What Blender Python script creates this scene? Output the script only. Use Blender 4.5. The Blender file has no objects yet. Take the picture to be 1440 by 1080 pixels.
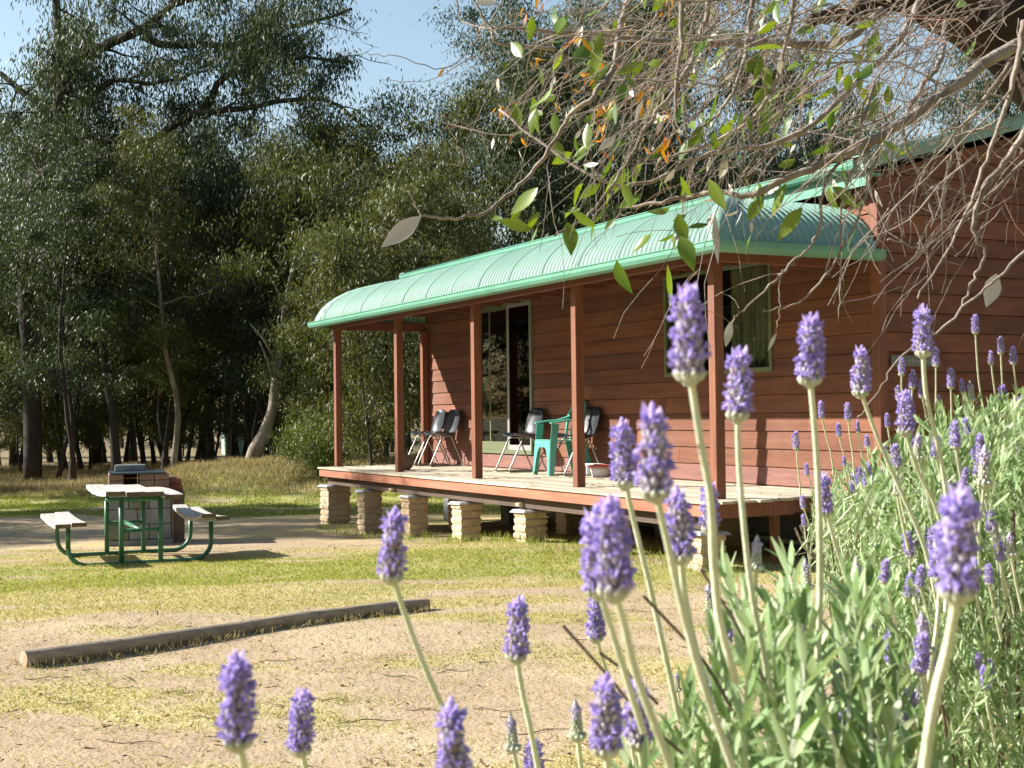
import bpy, math, random
import numpy as np
from mathutils import Vector, Matrix
R = math.radians
scn = bpy.context.scene
col = bpy.data.collections.new("place"); scn.collection.children.link(col)
rng = np.random.default_rng(7); rnd = random.Random(7)
Z0 = 0.9                      # deck level above the low ground

# ------------------------------------------------------------------ camera
F, PIT, ROL, YAW = 1861.4, 0.0225, 0.0126, 1.0902
CAM = np.array([9.513, -8.593, 0.7736 + Z0])
def cam_basis():
    cy, sy, cp, sp = math.cos(YAW), math.sin(YAW), math.cos(PIT), math.sin(PIT)
    fwd = np.array([-sy*cp, cy*cp, sp]); right = np.array([cy, sy, 0.]); up = np.cross(right, fwd)
    cr, sr = math.cos(ROL), math.sin(ROL)
    return cr*right - sr*up, sr*right + cr*up, fwd
CR, CU, CF = cam_basis()
HR = np.array([math.cos(YAW), math.sin(YAW), 0.]); HF = np.array([-math.sin(YAW), math.cos(YAW), 0.])
def at(px, py, d):            # a point of the place seen at that pixel of the photo, d metres ahead
    return CAM + d*((px-720)/F*CR - (py-540)/F*CU + CF)
def lat(l, d, z=0.):          # l metres to the side and d metres ahead of where the photographer stood
    p = CAM + l*HR + d*HF; return np.array([p[0], p[1], z])
cam = bpy.data.cameras.new("camera"); camo = bpy.data.objects.new("camera", cam); scn.collection.objects.link(camo)
M = Matrix.Identity(4)
for i, v in enumerate((CR, CU, -CF)):
    for j in range(3): M[j][i] = v[j]
for j in range(3): M[j][3] = CAM[j]
camo.matrix_world = M
cam.sensor_width = 36; cam.lens = F/1440*36; cam.clip_start = .02; cam.clip_end = 2000
cam.dof.use_dof = True; cam.dof.focus_distance = 9.0; cam.dof.aperture_fstop = 23
scn.camera = camo

# ------------------------------------------------------------------ light
w = bpy.data.worlds.new("World"); scn.world = w; w.use_nodes = True
nt = w.node_tree; bg = nt.nodes['Background']; sky = nt.nodes.new('ShaderNodeTexSky')
sky.sky_type = 'NISHITA'; sky.sun_disc = False; sky.sun_elevation = R(31.7); sky.altitude = 0
SUNV = np.array([-.72, -1., .76]); SUNV /= np.linalg.norm(SUNV)
sky.sun_rotation = math.atan2(SUNV[0], SUNV[1]); sky.air_density = 1.35; sky.dust_density = 1.0; sky.ozone_density = 1.0
nt.links.new(sky.outputs[0], bg.inputs[0]); bg.inputs[1].default_value = .072
sl = bpy.data.lights.new("sun", 'SUN'); sl.energy = 5.0; sl.angle = R(.53); sl.color = (1, .955, .89)
so = bpy.data.objects.new("sun", sl); scn.collection.objects.link(so)
so.rotation_euler = Vector(SUNV).to_track_quat('Z', 'Y').to_euler()
scn.view_settings.view_transform = 'Standard'; scn.view_settings.look = 'None'
scn.view_settings.gamma = 1; scn.view_settings.exposure = 1.35
scn.render.engine = 'CYCLES'; scn.cycles.max_bounces = 8; scn.cycles.diffuse_bounces = 2; scn.cycles.transparent_max_bounces = 12

# ------------------------------------------------------------------ materials
def mat(name, c, rough=.6, metal=0, var=.0, vscale=8, c2=None, bump=0, bscale=60, attr=None, spec=.5, stretch=None, coat=0, board=0):
    m = bpy.data.materials.new(name); m.use_nodes = True; n = m.node_tree.nodes; L = m.node_tree.links
    b = n['Principled BSDF']; b.inputs['Roughness'].default_value = rough; b.inputs['Metallic'].default_value = metal
    b.inputs['Specular IOR Level'].default_value = spec
    b.inputs['Base Color'].default_value = (*c, 1)
    if coat: b.inputs['Coat Weight'].default_value = coat
    tc = n.new('ShaderNodeTexCoord'); mp = n.new('ShaderNodeMapping'); L.new(tc.outputs['Object'], mp.inputs[0])
    if stretch: mp.inputs['Scale'].default_value = stretch
    if attr or var or c2:
        mix = n.new('ShaderNodeMix'); mix.data_type = 'RGBA'
        cc2 = c2 if c2 else tuple(max(0, x*(1-var)) for x in c)
        mix.inputs[6].default_value = (*c, 1); mix.inputs[7].default_value = (*cc2, 1)
        if attr:
            a = n.new('ShaderNodeAttribute'); a.attribute_name = attr; L.new(a.outputs['Fac'], mix.inputs[0])
        else:
            no = n.new('ShaderNodeTexNoise'); no.inputs['Scale'].default_value = vscale; no.inputs['Detail'].default_value = 6
            L.new(mp.outputs[0], no.inputs[0])
            cr = n.new('ShaderNodeValToRGB'); cr.color_ramp.elements[0].position = .35; cr.color_ramp.elements[1].position = .68
            L.new(no.outputs[0], cr.inputs[0]); L.new(cr.outputs[0], mix.inputs[0])
        L.new(mix.outputs[2], b.inputs['Base Color'])
        if board:
            at_ = n.new('ShaderNodeAttribute'); at_.attribute_name = 'rnd'; mr = n.new('ShaderNodeMapRange'); mr.inputs[3].default_value = 1-board; mr.inputs[4].default_value = 1+board
            L.new(at_.outputs['Fac'], mr.inputs[0]); hs = n.new('ShaderNodeHueSaturation'); L.new(mr.outputs[0], hs.inputs['Value']); L.new(mix.outputs[2], hs.inputs['Color'])
            dn = n.new('ShaderNodeTexNoise'); dn.inputs['Scale'].default_value = .9; dn.inputs['Detail'].default_value = 7; dn.inputs['Roughness'].default_value = .65; L.new(tc.outputs['Object'], dn.inputs[0])
            dr_ = n.new('ShaderNodeMapRange'); dr_.inputs[1].default_value = .52; dr_.inputs[2].default_value = .72; dr_.inputs[4].default_value = .45; L.new(dn.outputs[0], dr_.inputs[0])
            dm_ = n.new('ShaderNodeMix'); dm_.data_type = 'RGBA'; L.new(dr_.outputs[0], dm_.inputs[0]); L.new(hs.outputs[0], dm_.inputs[6]); dm_.inputs[7].default_value = (*[x*.55+.10*y for x, y in zip(c, (1, .8, .65))], 1)
            L.new(dm_.outputs[2], b.inputs['Base Color'])
    if bump:
        no2 = n.new('ShaderNodeTexNoise'); no2.inputs['Scale'].default_value = bscale; no2.inputs['Detail'].default_value = 5
        L.new(mp.outputs[0], no2.inputs[0]); bp = n.new('ShaderNodeBump'); bp.inputs['Strength'].default_value = bump; bp.inputs['Distance'].default_value = .02
        L.new(no2.outputs[0], bp.inputs['Height']); L.new(bp.outputs[0], b.inputs['Normal'])
    return m
def leafmat(name, c1, c2, c3=None, trans=.3, rough=.45, spec=.5, sat=1.2):
    m = bpy.data.materials.new(name); m.use_nodes = True; n = m.node_tree.nodes; L = m.node_tree.links
    b = n['Principled BSDF']; b.inputs['Roughness'].default_value = rough; b.inputs['Specular IOR Level'].default_value = spec
    a = n.new('ShaderNodeAttribute'); a.attribute_name = 'rnd'
    cr = n.new('ShaderNodeValToRGB'); cr.color_ramp.elements[0].color = (*c1, 1); cr.color_ramp.elements[1].color = (*c2, 1)
    if c3:
        e = cr.color_ramp.elements.new(.93); e.color = (*c2, 1); cr.color_ramp.elements[-1].color = (*c3, 1)
    L.new(a.outputs['Fac'], cr.inputs[0]); L.new(cr.outputs[0], b.inputs['Base Color'])
    t = n.new('ShaderNodeBsdfTranslucent')
    hv = n.new('ShaderNodeHueSaturation'); hv.inputs['Value'].default_value = 1.5; hv.inputs['Saturation'].default_value = sat; hv.inputs['Hue'].default_value = .485 if sat > 1 else .5
    L.new(cr.outputs[0], hv.inputs['Color']); L.new(hv.outputs[0], t.inputs[0])
    mx = n.new('ShaderNodeMixShader'); mx.inputs[0].default_value = trans
    L.new(b.outputs[0], mx.inputs[1]); L.new(t.outputs[0], mx.inputs[2]); L.new(mx.outputs[0], n['Material Output'].inputs[0])
    return m
def glassmat(name, tint=(.84, .9, .87)):
    m = bpy.data.materials.new(name); m.use_nodes = True; n = m.node_tree.nodes; L = m.node_tree.links
    n.remove(n['Principled BSDF'])
    t = n.new('ShaderNodeBsdfTransparent'); t.inputs[0].default_value = (*tint, 1)
    g = n.new('ShaderNodeBsdfGlossy'); g.inputs['Roughness'].default_value = .02
    f = n.new('ShaderNodeLayerWeight'); f.inputs[0].default_value = .5; pw = n.new('ShaderNodeMath'); pw.operation = 'POWER'; pw.inputs[1].default_value = 4.5; L.new(f.outputs['Facing'], pw.inputs[0])
    ml = n.new('ShaderNodeMath'); ml.operation = 'MULTIPLY_ADD'; ml.inputs[1].default_value = .6; ml.inputs[2].default_value = .04; L.new(pw.outputs[0], ml.inputs[0])
    mx = n.new('ShaderNodeMixShader'); L.new(ml.outputs[0], mx.inputs[0]); L.new(t.outputs[0], mx.inputs[1]); L.new(g.outputs[0], mx.inputs[2])
    L.new(mx.outputs[0], n['Material Output'].inputs[0]); return m

WALL = mat("red_brown_boards", (.20, .074, .036), .85, var=1, c2=(.13, .047, .024), vscale=3, bump=.35, bscale=25, stretch=(.35, 1, 4), board=.22)
WALLD = mat("faded_lower_boards", (.21, .09, .066), .8, c2=(.15, .067, .05), vscale=9, bump=.3, bscale=40, stretch=(.5, 1, 3))
POST = mat("stained_timber", (.215, .072, .031), .65, c2=(.135, .044, .021), vscale=4, bump=.15, bscale=30, stretch=(3, 3, .4))
BEAM = mat("stained_beam", (.19, .065, .038), .65, c2=(.14, .045, .028), vscale=4, bump=.15, bscale=30, stretch=(.4, 3, 3))
FASC = mat("stained_fascia", (.38, .155, .09), .6, c2=(.27, .10, .055), vscale=5, bump=.15, bscale=30, stretch=(.35, 3, 3))
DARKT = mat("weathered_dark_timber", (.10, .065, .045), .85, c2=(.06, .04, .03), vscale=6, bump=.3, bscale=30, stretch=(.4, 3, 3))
DECK = mat("weathered_deck_boards", (.50, .44, .33), .8, c2=(.34, .28, .2), vscale=5, bump=.3, bscale=30, stretch=(.3, 6, 6), board=.2)
GREY = mat("weathered_table_boards", (.50, .47, .42), .9, c2=(.33, .30, .26), vscale=6, bump=.4, bscale=30, stretch=(6, .5, 6))
GREYD = mat("weathered_board_ends", (.17, .11, .07), .85, c2=(.09, .055, .035), vscale=14, bump=.3)
ROOF = mat("sage_green_steel", (.205, .33, .265), .58, c2=(.165, .28, .225), vscale=1.3, spec=.3)
GUTT = mat("green_gutter_steel", (.13, .31, .22), .4, c2=(.10, .27, .19), vscale=2)
UNDER = mat("unpainted_zinc_underside", (.42, .40, .33), .5, metal=.3)
BLOCK = mat("cream_brick", (.56, .43, .27), .9, c2=(.43, .30, .18), vscale=7, bump=.8, bscale=45)
MORT = mat("mortar", (.45, .38, .28), .95)
ZINC = mat("bright_zinc_cap", (.75, .76, .76), .35, metal=.6)
FRAMEG = mat("olive_aluminium", (.15, .17, .09), .45, metal=.2)
ALU = mat("grey_aluminium", (.45, .46, .44), .4, metal=.6)
PANE = glassmat("window_pane")
PANED = glassmat("screen_mesh", (.03, .03, .03))
CURT = mat("olive_curtain", (.24, .21, .11), .9, c2=(.1, .09, .05), vscale=5, stretch=(8, 1, .5))
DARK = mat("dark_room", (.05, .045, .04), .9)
BLACKP = mat("black_plastic_shell", (.014, .016, .022), .38, spec=.4)
CHROME = mat("chrome_tube", (.30, .285, .265), .35, metal=.9)
GREENP = mat("green_plastic", (.10, .40, .31), .35, spec=.6)
POTM = mat("brown_clay", (.19, .12, .09), .6, c2=(.13, .08, .06), vscale=10)
WHITEP = mat("white_paint", (.75, .72, .66), .5)
REDP = mat("red_plastic", (.42, .09, .08), .5)
TUBE = mat("green_painted_tube", (.035, .16, .09), .4, c2=(.03, .12, .07), vscale=6)
CONC = mat("grey_concrete", (.24, .25, .24), .9, c2=(.15, .155, .145), vscale=4, bump=.4, bscale=40)
CONCG = mat("mossy_concrete", (.17, .18, .12), .9, c2=(.11, .12, .085), vscale=6, bump=.4, bscale=40)
BRKR = mat("red_brick", (.33, .12, .06), .9, c2=(.22, .08, .05), vscale=9, bump=.5)
BRKP = mat("pale_brick", (.25, .17, .13), .9, c2=(.16, .11, .085), vscale=9, bump=.5)
TANB = mat("tan_block", (.21, .15, .10), .9, c2=(.15, .11, .08), vscale=6, bump=.4)
SOOT = mat("soot", (.015, .015, .015), .9)
PLATE = mat("blued_steel_plate", (.10, .14, .17), .35, metal=.7)
LOGM = mat("weathered_log", (.40, .31, .215), .9, c2=(.24, .18, .125), vscale=5, bump=.6, bscale=25, stretch=(6, .6, 6))
LOGE = mat("log_end", (.42, .31, .2), .9, c2=(.28, .19, .12), vscale=12)
BARKD = mat("dark_bark", (.055, .043, .034), .95, c2=(.03, .024, .02), vscale=5, bump=1, bscale=14, stretch=(3, 3, .6))
BARKP = mat("pale_bark", (.34, .29, .22), .85, c2=(.15, .12, .09), vscale=3, bump=.5, bscale=10, stretch=(2, 2, .5))
BARKR = mat("rusty_bark", (.05, .026, .012), .95, c2=(.015, .011, .008), vscale=9, bump=1, bscale=25)
TWIG = mat("grey_twig", (.28, .235, .195), .85, c2=(.15, .115, .09), vscale=14, bump=.3, bscale=80)
TWIGR = mat("reddish_twig", (.30, .12, .08), .7, c2=(.2, .12, .07), vscale=20)
LEAF_A = leafmat("gum_leaves_dark", (.026, .042, .015), (.06, .082, .028), (.22, .21, .11), trans=.24, rough=.5, spec=.3)
LEAF_B = leafmat("gum_leaves_olive", (.05, .063, .017), (.11, .12, .036), (.28, .25, .11), trans=.28, rough=.5, spec=.3)
LEAF_C = leafmat("gum_leaves_bluegreen", (.022, .042, .023), (.055, .08, .042), (.2, .21, .14), trans=.22, rough=.5, spec=.3)
LEAF_S = leafmat("shrub_leaves", (.05, .08, .02), (.11, .15, .035), (.26, .27, .1), trans=.35)
LEAF_FG = leafmat("big_green_leaves", (.06, .12, .018), (.16, .23, .04), None, trans=.32, rough=.35)
LEAF_FO = leafmat("rust_leaves", (.38, .13, .02), (.48, .30, .04), None, trans=.35, rough=.5)
LEAF_FS = leafmat("silver_leaves", (.34, .31, .26), (.58, .55, .48), None, trans=.1, rough=.5)
LAVL = leafmat("lavender_leaves", (.13, .22, .07), (.36, .46, .25), (.55, .61, .44), trans=.25, rough=.6, spec=.3)
LAVS = mat("lavender_stem", (.60, .62, .46), .8, c2=(.48, .53, .34), vscale=40, bump=.2)
LAVW = mat("woody_stem", (.16, .11, .08), .9, c2=(.1, .07, .05), vscale=20)
BRACT = leafmat("violet_bracts", (.44, .34, .66), (.60, .50, .80), None, sat=1., trans=.35, rough=.6, spec=.2)
FLOR = leafmat("violet_florets", (.27, .21, .54), (.48, .40, .74), None, sat=1., trans=.25, rough=.6, spec=.2)
CALYX = leafmat("grey_violet_calyx", (.32, .28, .38), (.58, .54, .60), (.20, .12, .08), sat=1., trans=.1, rough=.9, spec=.1)
CALYXG = leafmat("grey_green_calyx", (.40, .42, .32), (.55, .57, .46), None, sat=1., trans=.1, rough=.9, spec=.1)
DRYG = leafmat("dry_grass", (.22, .19, .09), (.36, .30, .16), (.15, .19, .05), trans=.3, rough=.7, spec=.2)
LAWN = leafmat("lawn_blades", (.27, .27, .08), (.39, .36, .14), (.47, .41, .2), trans=.3, rough=.7, spec=.2)
GRNG = leafmat("green_grass", (.14, .20, .035), (.26, .30, .07), (.42, .38, .15), trans=.35, rough=.6, spec=.2)
STICK = mat("fallen_stick", (.13, .09, .06), .9)

# ------------------------------------------------------------------ mesh helpers
class MB:
    def __init__(s): s.v = []; s.f = []; s.m = []; s.rv = []
    def add(s, vs, fs, mi=0, rv=None):
        s.rv += [.5 if rv is None else rv]*len(vs); o = len(s.v); s.v += [tuple(map(float, p)) for p in vs]; s.f += [tuple(o+i for i in f) for f in fs]; s.m += [mi]*len(fs)
    def box(s, x0, x1, y0, y1, z0, z1, mi=0, T=None):
        vs = [(x, y, z) for z in (z0, z1) for y in (y0, y1) for x in (x0, x1)]
        if T is not None: vs = [tuple(T @ Vector(p)) for p in vs]
        s.add(vs, [(0, 2, 3, 1), (4, 5, 7, 6), (0, 1, 5, 4), (2, 6, 7, 3), (0, 4, 6, 2), (1, 3, 7, 5)], mi)
    def bbox(s, x0, x1, y0, y1, z0, z1, b=.004, mi=0, T=None, rv=None):      # chamfered box
        vs = []
        for z, zi in ((z0, 0), (z1, 1)):
            for (xx, yy) in ((x0, y0), (x1, y0), (x1, y1), (x0, y1)):
                sx = 1 if xx == x0 else -1; sy = 1 if yy == y0 else -1; sz = 1 if zi == 0 else -1
                vs += [(xx+sx*b, yy+sy*b, z), (xx+sx*b, yy, z+sz*b), (xx, yy+sy*b, z+sz*b)]
        if T is not None: vs = [tuple(T @ Vector(p)) for p in vs]
        I = lambda c, k, t: (t*4+c)*3+k
        fs = [tuple(I(c, 0, 0) for c in (3, 2, 1, 0)), tuple(I(c, 0, 1) for c in (0, 1, 2, 3))]
        for c in range(4):
            d = (c+1) % 4; k = 1 if c % 2 == 0 else 2
            fs.append((I(c, k, 0), I(d, k, 0), I(d, k, 1), I(c, k, 1)))
            for t in (0, 1):
                q = (I(c, 0, t), I(d, 0, t), I(d, k, t), I(c, k, t)); fs.append(q if t == 0 else q[::-1])
            kc = (1, 2) if c % 2 == 0 else (2, 1)
            fs.append((I(c, 1, 0), I(c, 2, 0), I(c, 2, 1), I(c, 1, 1)))
            for t in (0, 1): fs.append((I(c, 0, t), I(c, 1, t), I(c, 2, t)))
        s.add(vs, fs, mi, rv)
    def tube(s, pts, rad, n=8, mi=0, caps=True):
        pts = [np.array(p, float) for p in pts]
        if not hasattr(rad, '__len__'): rad = [rad]*len(pts)
        vs = []; u = None
        for i, p in enumerate(pts):
            t = pts[min(i+1, len(pts)-1)]-pts[max(i-1, 0)]; t = t/(np.linalg.norm(t)+1e-9)
            if u is None:
                a = np.array([0, 0, 1.]) if abs(t[2]) < .9 else np.array([1., 0, 0]); u = np.cross(t, a)
            u = u-t*(u@t); u = u/(np.linalg.norm(u)+1e-9); v = np.cross(t, u)
            for k in range(n):
                an = 2*math.pi*k/n; vs.append(p+rad[i]*(math.cos(an)*u+math.sin(an)*v))
        fs = []
        for i in range(len(pts)-1):
            for k in range(n):
                k2 = (k+1) % n; fs.append((i*n+k, i*n+k2, (i+1)*n+k2, (i+1)*n+k))
        if caps: fs.append(tuple(range(n-1, -1, -1))); fs.append(tuple((len(pts)-1)*n+k for k in range(n)))
        s.add(vs, fs, mi)
    def lathe(s, prof, n=16, mi=0, T=None):
        vs = []
        for (r, z) in prof:
            for k in range(n):
                an = 2*math.pi*k/n; vs.append((r*math.cos(an), r*math.sin(an), z))
        if T is not None: vs = [tuple(T @ Vector(p)) for p in vs]
        fs = []
        for i in range(len(prof)-1):
            for k in range(n):
                k2 = (k+1) % n; fs.append((i*n+k, i*n+k2, (i+1)*n+k2, (i+1)*n+k))
        s.add(vs, fs, mi)
    def build(s, name, mats, parent=None, smooth=False, rnd_attr=None):
        me = bpy.data.meshes.new(name); me.from_pydata(s.v, [], s.f)
        if not isinstance(mats, (list, tuple)): mats = [mats]
        for m in mats: me.materials.append(m)
        if len(mats) > 1: me.polygons.foreach_set('material_index', s.m)
        if smooth: me.polygons.foreach_set('use_smooth', [True]*len(s.f))
        me.update()
        if any(x != .5 for x in s.rv): a = me.attributes.new('rnd', 'FLOAT', 'POINT'); a.data.foreach_set('value', s.rv)
        return link(name, me, parent)
def link(name, me, parent=None):
    o = bpy.data.objects.new(name, me); col.objects.link(o)
    if parent is not None: o.parent = parent
    return o
def tag(o, label=None, cat=None, group=None, kind=None):
    for k, v in (('label', label), ('category', cat), ('group', group), ('kind', kind)):
        if v: o[k] = v
    return o
def empty(name, loc=(0, 0, 0), rz=0, **kw):
    o = bpy.data.objects.new(name, None); col.objects.link(o); o.location = tuple(map(float, loc)); o.rotation_euler = (0, 0, rz)
    o.empty_display_size = .1; return tag(o, **kw)
def children(o): return [c for c in bpy.data.objects if c.parent is o]
def copy_tree(o, kids=None):
    c = o.copy(); col.objects.link(c)
    for ch in children(o):
        d = ch.copy(); col.objects.link(d); d.parent = c
        for g in children(ch):
            e = g.copy(); col.objects.link(e); e.parent = d
    return c
def npmesh(name, V, Fq, mats, parent=None, rndv=None, midx=None, smooth=False):   # V (n,3); Fq (m,k) faces all with k corners
    me = bpy.data.meshes.new(name); V = np.asarray(V, np.float32); Fq = np.asarray(Fq, np.int32); k = Fq.shape[1]
    me.vertices.add(len(V)); me.vertices.foreach_set('co', V.ravel())
    me.loops.add(Fq.size); me.loops.foreach_set('vertex_index', Fq.ravel())
    me.polygons.add(len(Fq)); me.polygons.foreach_set('loop_start', np.arange(0, Fq.size, k, dtype=np.int32))
    me.polygons.foreach_set('loop_total', np.full(len(Fq), k, np.int32))
    if midx is not None: me.polygons.foreach_set('material_index', np.asarray(midx, np.int32))
    me.polygons.foreach_set('use_smooth', np.full(len(Fq), smooth))
    if not isinstance(mats, (list, tuple)): mats = [mats]
    for m in mats: me.materials.append(m)
    me.update(calc_edges=True)
    if rndv is not None:
        a = me.attributes.new('rnd', 'FLOAT', 'POINT'); a.data.foreach_set('value', np.asarray(rndv, np.float32))
    return link(name, me, parent)
def unit(a): return a/(np.linalg.norm(a, axis=-1, keepdims=True)+1e-9)
def diamonds(P, D, Nn, Ln, Wd):   # flat 4-corner leaves
    S = unit(np.cross(D, Nn)); n = len(P); Ln = Ln[:, None]; Wd = Wd[:, None]
    V = np.stack([P, P+D*Ln*.45+S*Wd*.5, P+D*Ln, P+D*Ln*.45-S*Wd*.5], 1).reshape(-1, 3)
    return V, np.arange(4*n).reshape(n, 4)
LW = np.array([.12, .75, 1., .7, .05])
def blades(P, D, Nn, Ln, Wd, curl=0., fold=.15, prof=LW):   # leaves of two rows of quads, curved and folded along the midrib
    n = len(P); S = unit(np.cross(D, Nn)); Nn = unit(np.cross(S, D)); K = len(prof); rows = []
    curl = np.broadcast_to(np.asarray(curl, float), (n,))[:, None]
    for i in range(K):
        t = i/(K-1); c = P+D*Ln[:, None]*t+Nn*(curl*Ln[:, None]*t*t)
        wv = S*(Wd[:, None]*.5*prof[i]); up = Nn*(Wd[:, None]*fold*prof[i])
        rows += [c-wv+up, c, c+wv+up]
    V = np.stack(rows, 1).reshape(-1, 3); f = []
    for i in range(K-1):
        a = i*3; f += [(a, a+1, a+4, a+3), (a+1, a+2, a+5, a+4)]
    Fq = (np.arange(n)[:, None, None]*(3*K)+np.array(f)[None]).reshape(-1, 4)
    return V, Fq, 3*K
def rvec(n): return unit(rng.normal(size=(n, 3)))

# ------------------------------------------------------------------ ground
def sstep(t): t = np.clip(t, 0, 1); return t*t*(3-2*t)
MOUND = lat(-5.2, 31)
def gz(x, y):
    x = np.asarray(x, float); y = np.asarray(y, float)
    z = .33*sstep((x+10.5)/11.5)
    l = (x-MOUND[0])*HR[0]+(y-MOUND[1])*HR[1]; d = (x-MOUND[0])*HF[0]+(y-MOUND[1])*HF[1]
    z = z+.62*np.exp(-(np.clip(np.abs(l-1.2)-2.2, 0, None)/2.4)**2)*np.exp(-((d+.35*np.sin(l*1.1))/3.0)**2)*(1+.14*np.sin(l*1.9+.5)*np.cos(d*1.3)+.07*np.sin(l*4.3+d*3.1))
    z = z+.035*np.sin(x*.9+1.3)*np.sin(y*.7)+.02*np.sin(x*2.3)*np.cos(y*1.9+.4)
    return z
def gp(x, y): return np.array([x, y, float(gz(x, y))])
def axis(c, lo, hi, n, k):
    t = np.linspace(-1, 1, n); s_ = np.sinh(t*k)/np.sinh(k)
    return c+np.where(s_ < 0, -s_*(lo-c), s_*(hi-c))
gx = axis(-6, -420, 260, 330, 5.2); gy = axis(-4, -300, 420, 330, 5.2)
GX, GY = np.meshgrid(gx, gy, indexing='ij'); GZ = gz(GX, GY)
V = np.stack([GX, GY, GZ], -1).reshape(-1, 3); n1, n2 = GX.shape
ii, jj = np.meshgrid(np.arange(n1-1), np.arange(n2-1), indexing='ij'); a = (ii*n2+jj).ravel()
def vnoise(x, y, sd):
    g_ = np.random.default_rng(sd).random((64, 64)); xi = np.floor(x).astype(int); yi = np.floor(y).astype(int); fx = sstep(x-xi); fy = sstep(y-yi)
    q = lambda a_, b_: g_[a_ % 64, b_ % 64]
    return (q(xi, yi)*(1-fx)+q(xi+1, yi)*fx)*(1-fy)+(q(xi, yi+1)*(1-fx)+q(xi+1, yi+1)*fx)*fy
def fbm(x, y, sd, o=4): return sum(vnoise(x*2**k+7*k, y*2**k+3*k, sd+k)*.5**k for k in range(o))/sum(.5**k for k in range(o))
def ld(x, y): dx, dy = x-CAM[0], y-CAM[1]; return dx*HR[0]+dy*HR[1], dx*HF[0]+dy*HF[1]
def dirt(x, y):      # how bare the earth is at a place, 0 turf .. 1 bare
    l, d = ld(x, y); el = lambda l0, d0, a_, b_: np.exp(-(((l-l0)/a_)**2+((d-d0)/b_)**2)**1.5)
    m = el(-3.3, 15.4, 3.2, 1.3)+el(-1.6, 17.6, 5, 2.0)+el(-8.5, 20.5, 7, 3.2)+el(.3, 8.6, 4.2, 1.0)*.9+el(-1.2, 6.3, 3.4, 1.5)*1.05+el(1.2, 10.2, 1.6, .8)*.8+el(-2.5, 8.1, 1.3, .35)*.7
    m = m-el(-3.2, 12.3, 4.5, 1.1)*.5
    n_ = fbm(l*.9, d*2.2, 5, 5); return np.clip(sstep((m*.62+(n_-.5)*2.9-.10)/.7), 0, 1)
def green(x, y):
    l, d = ld(x, y); m = .35*np.exp(-(((l-1.0)/3.0)**2+((d-11.0)/1.6)**2))+np.exp(-(((l+3.0)/4.4)**2+((d-12.3)/1.5)**2)**1.5)+.5*np.exp(-(((l-.3)/1.6)**2+((d-13.4)/1.0)**2))+np.exp(-(((d-28)/5)**2))*(l < 1)
    return np.clip(sstep((m*.8+(fbm(l*1.1, d*1.9, 25, 5)-.5)*1.6-.1)/.8), 0, 1)
def dimmed_litter(x, y):      # floor of the wood, bark and dead leaves, darkened to dim the door's reflection
    l, d = ld(x, y); r_ = np.sqrt(((l+1)/1.0)**2+((d-14))**2); r2_ = np.where(d > 14, (d-14)/27, np.sqrt((l/19)**2+((d-14)/24)**2)); r2_ = np.maximum(r2_, np.abs(l)/(19+np.clip(d-14, 0, 40)*.3))
    return np.clip(sstep((r2_-.85+.25*(fbm(x*.4, y*.4, 41)-.5))/.3), 0, 1)*.9
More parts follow.
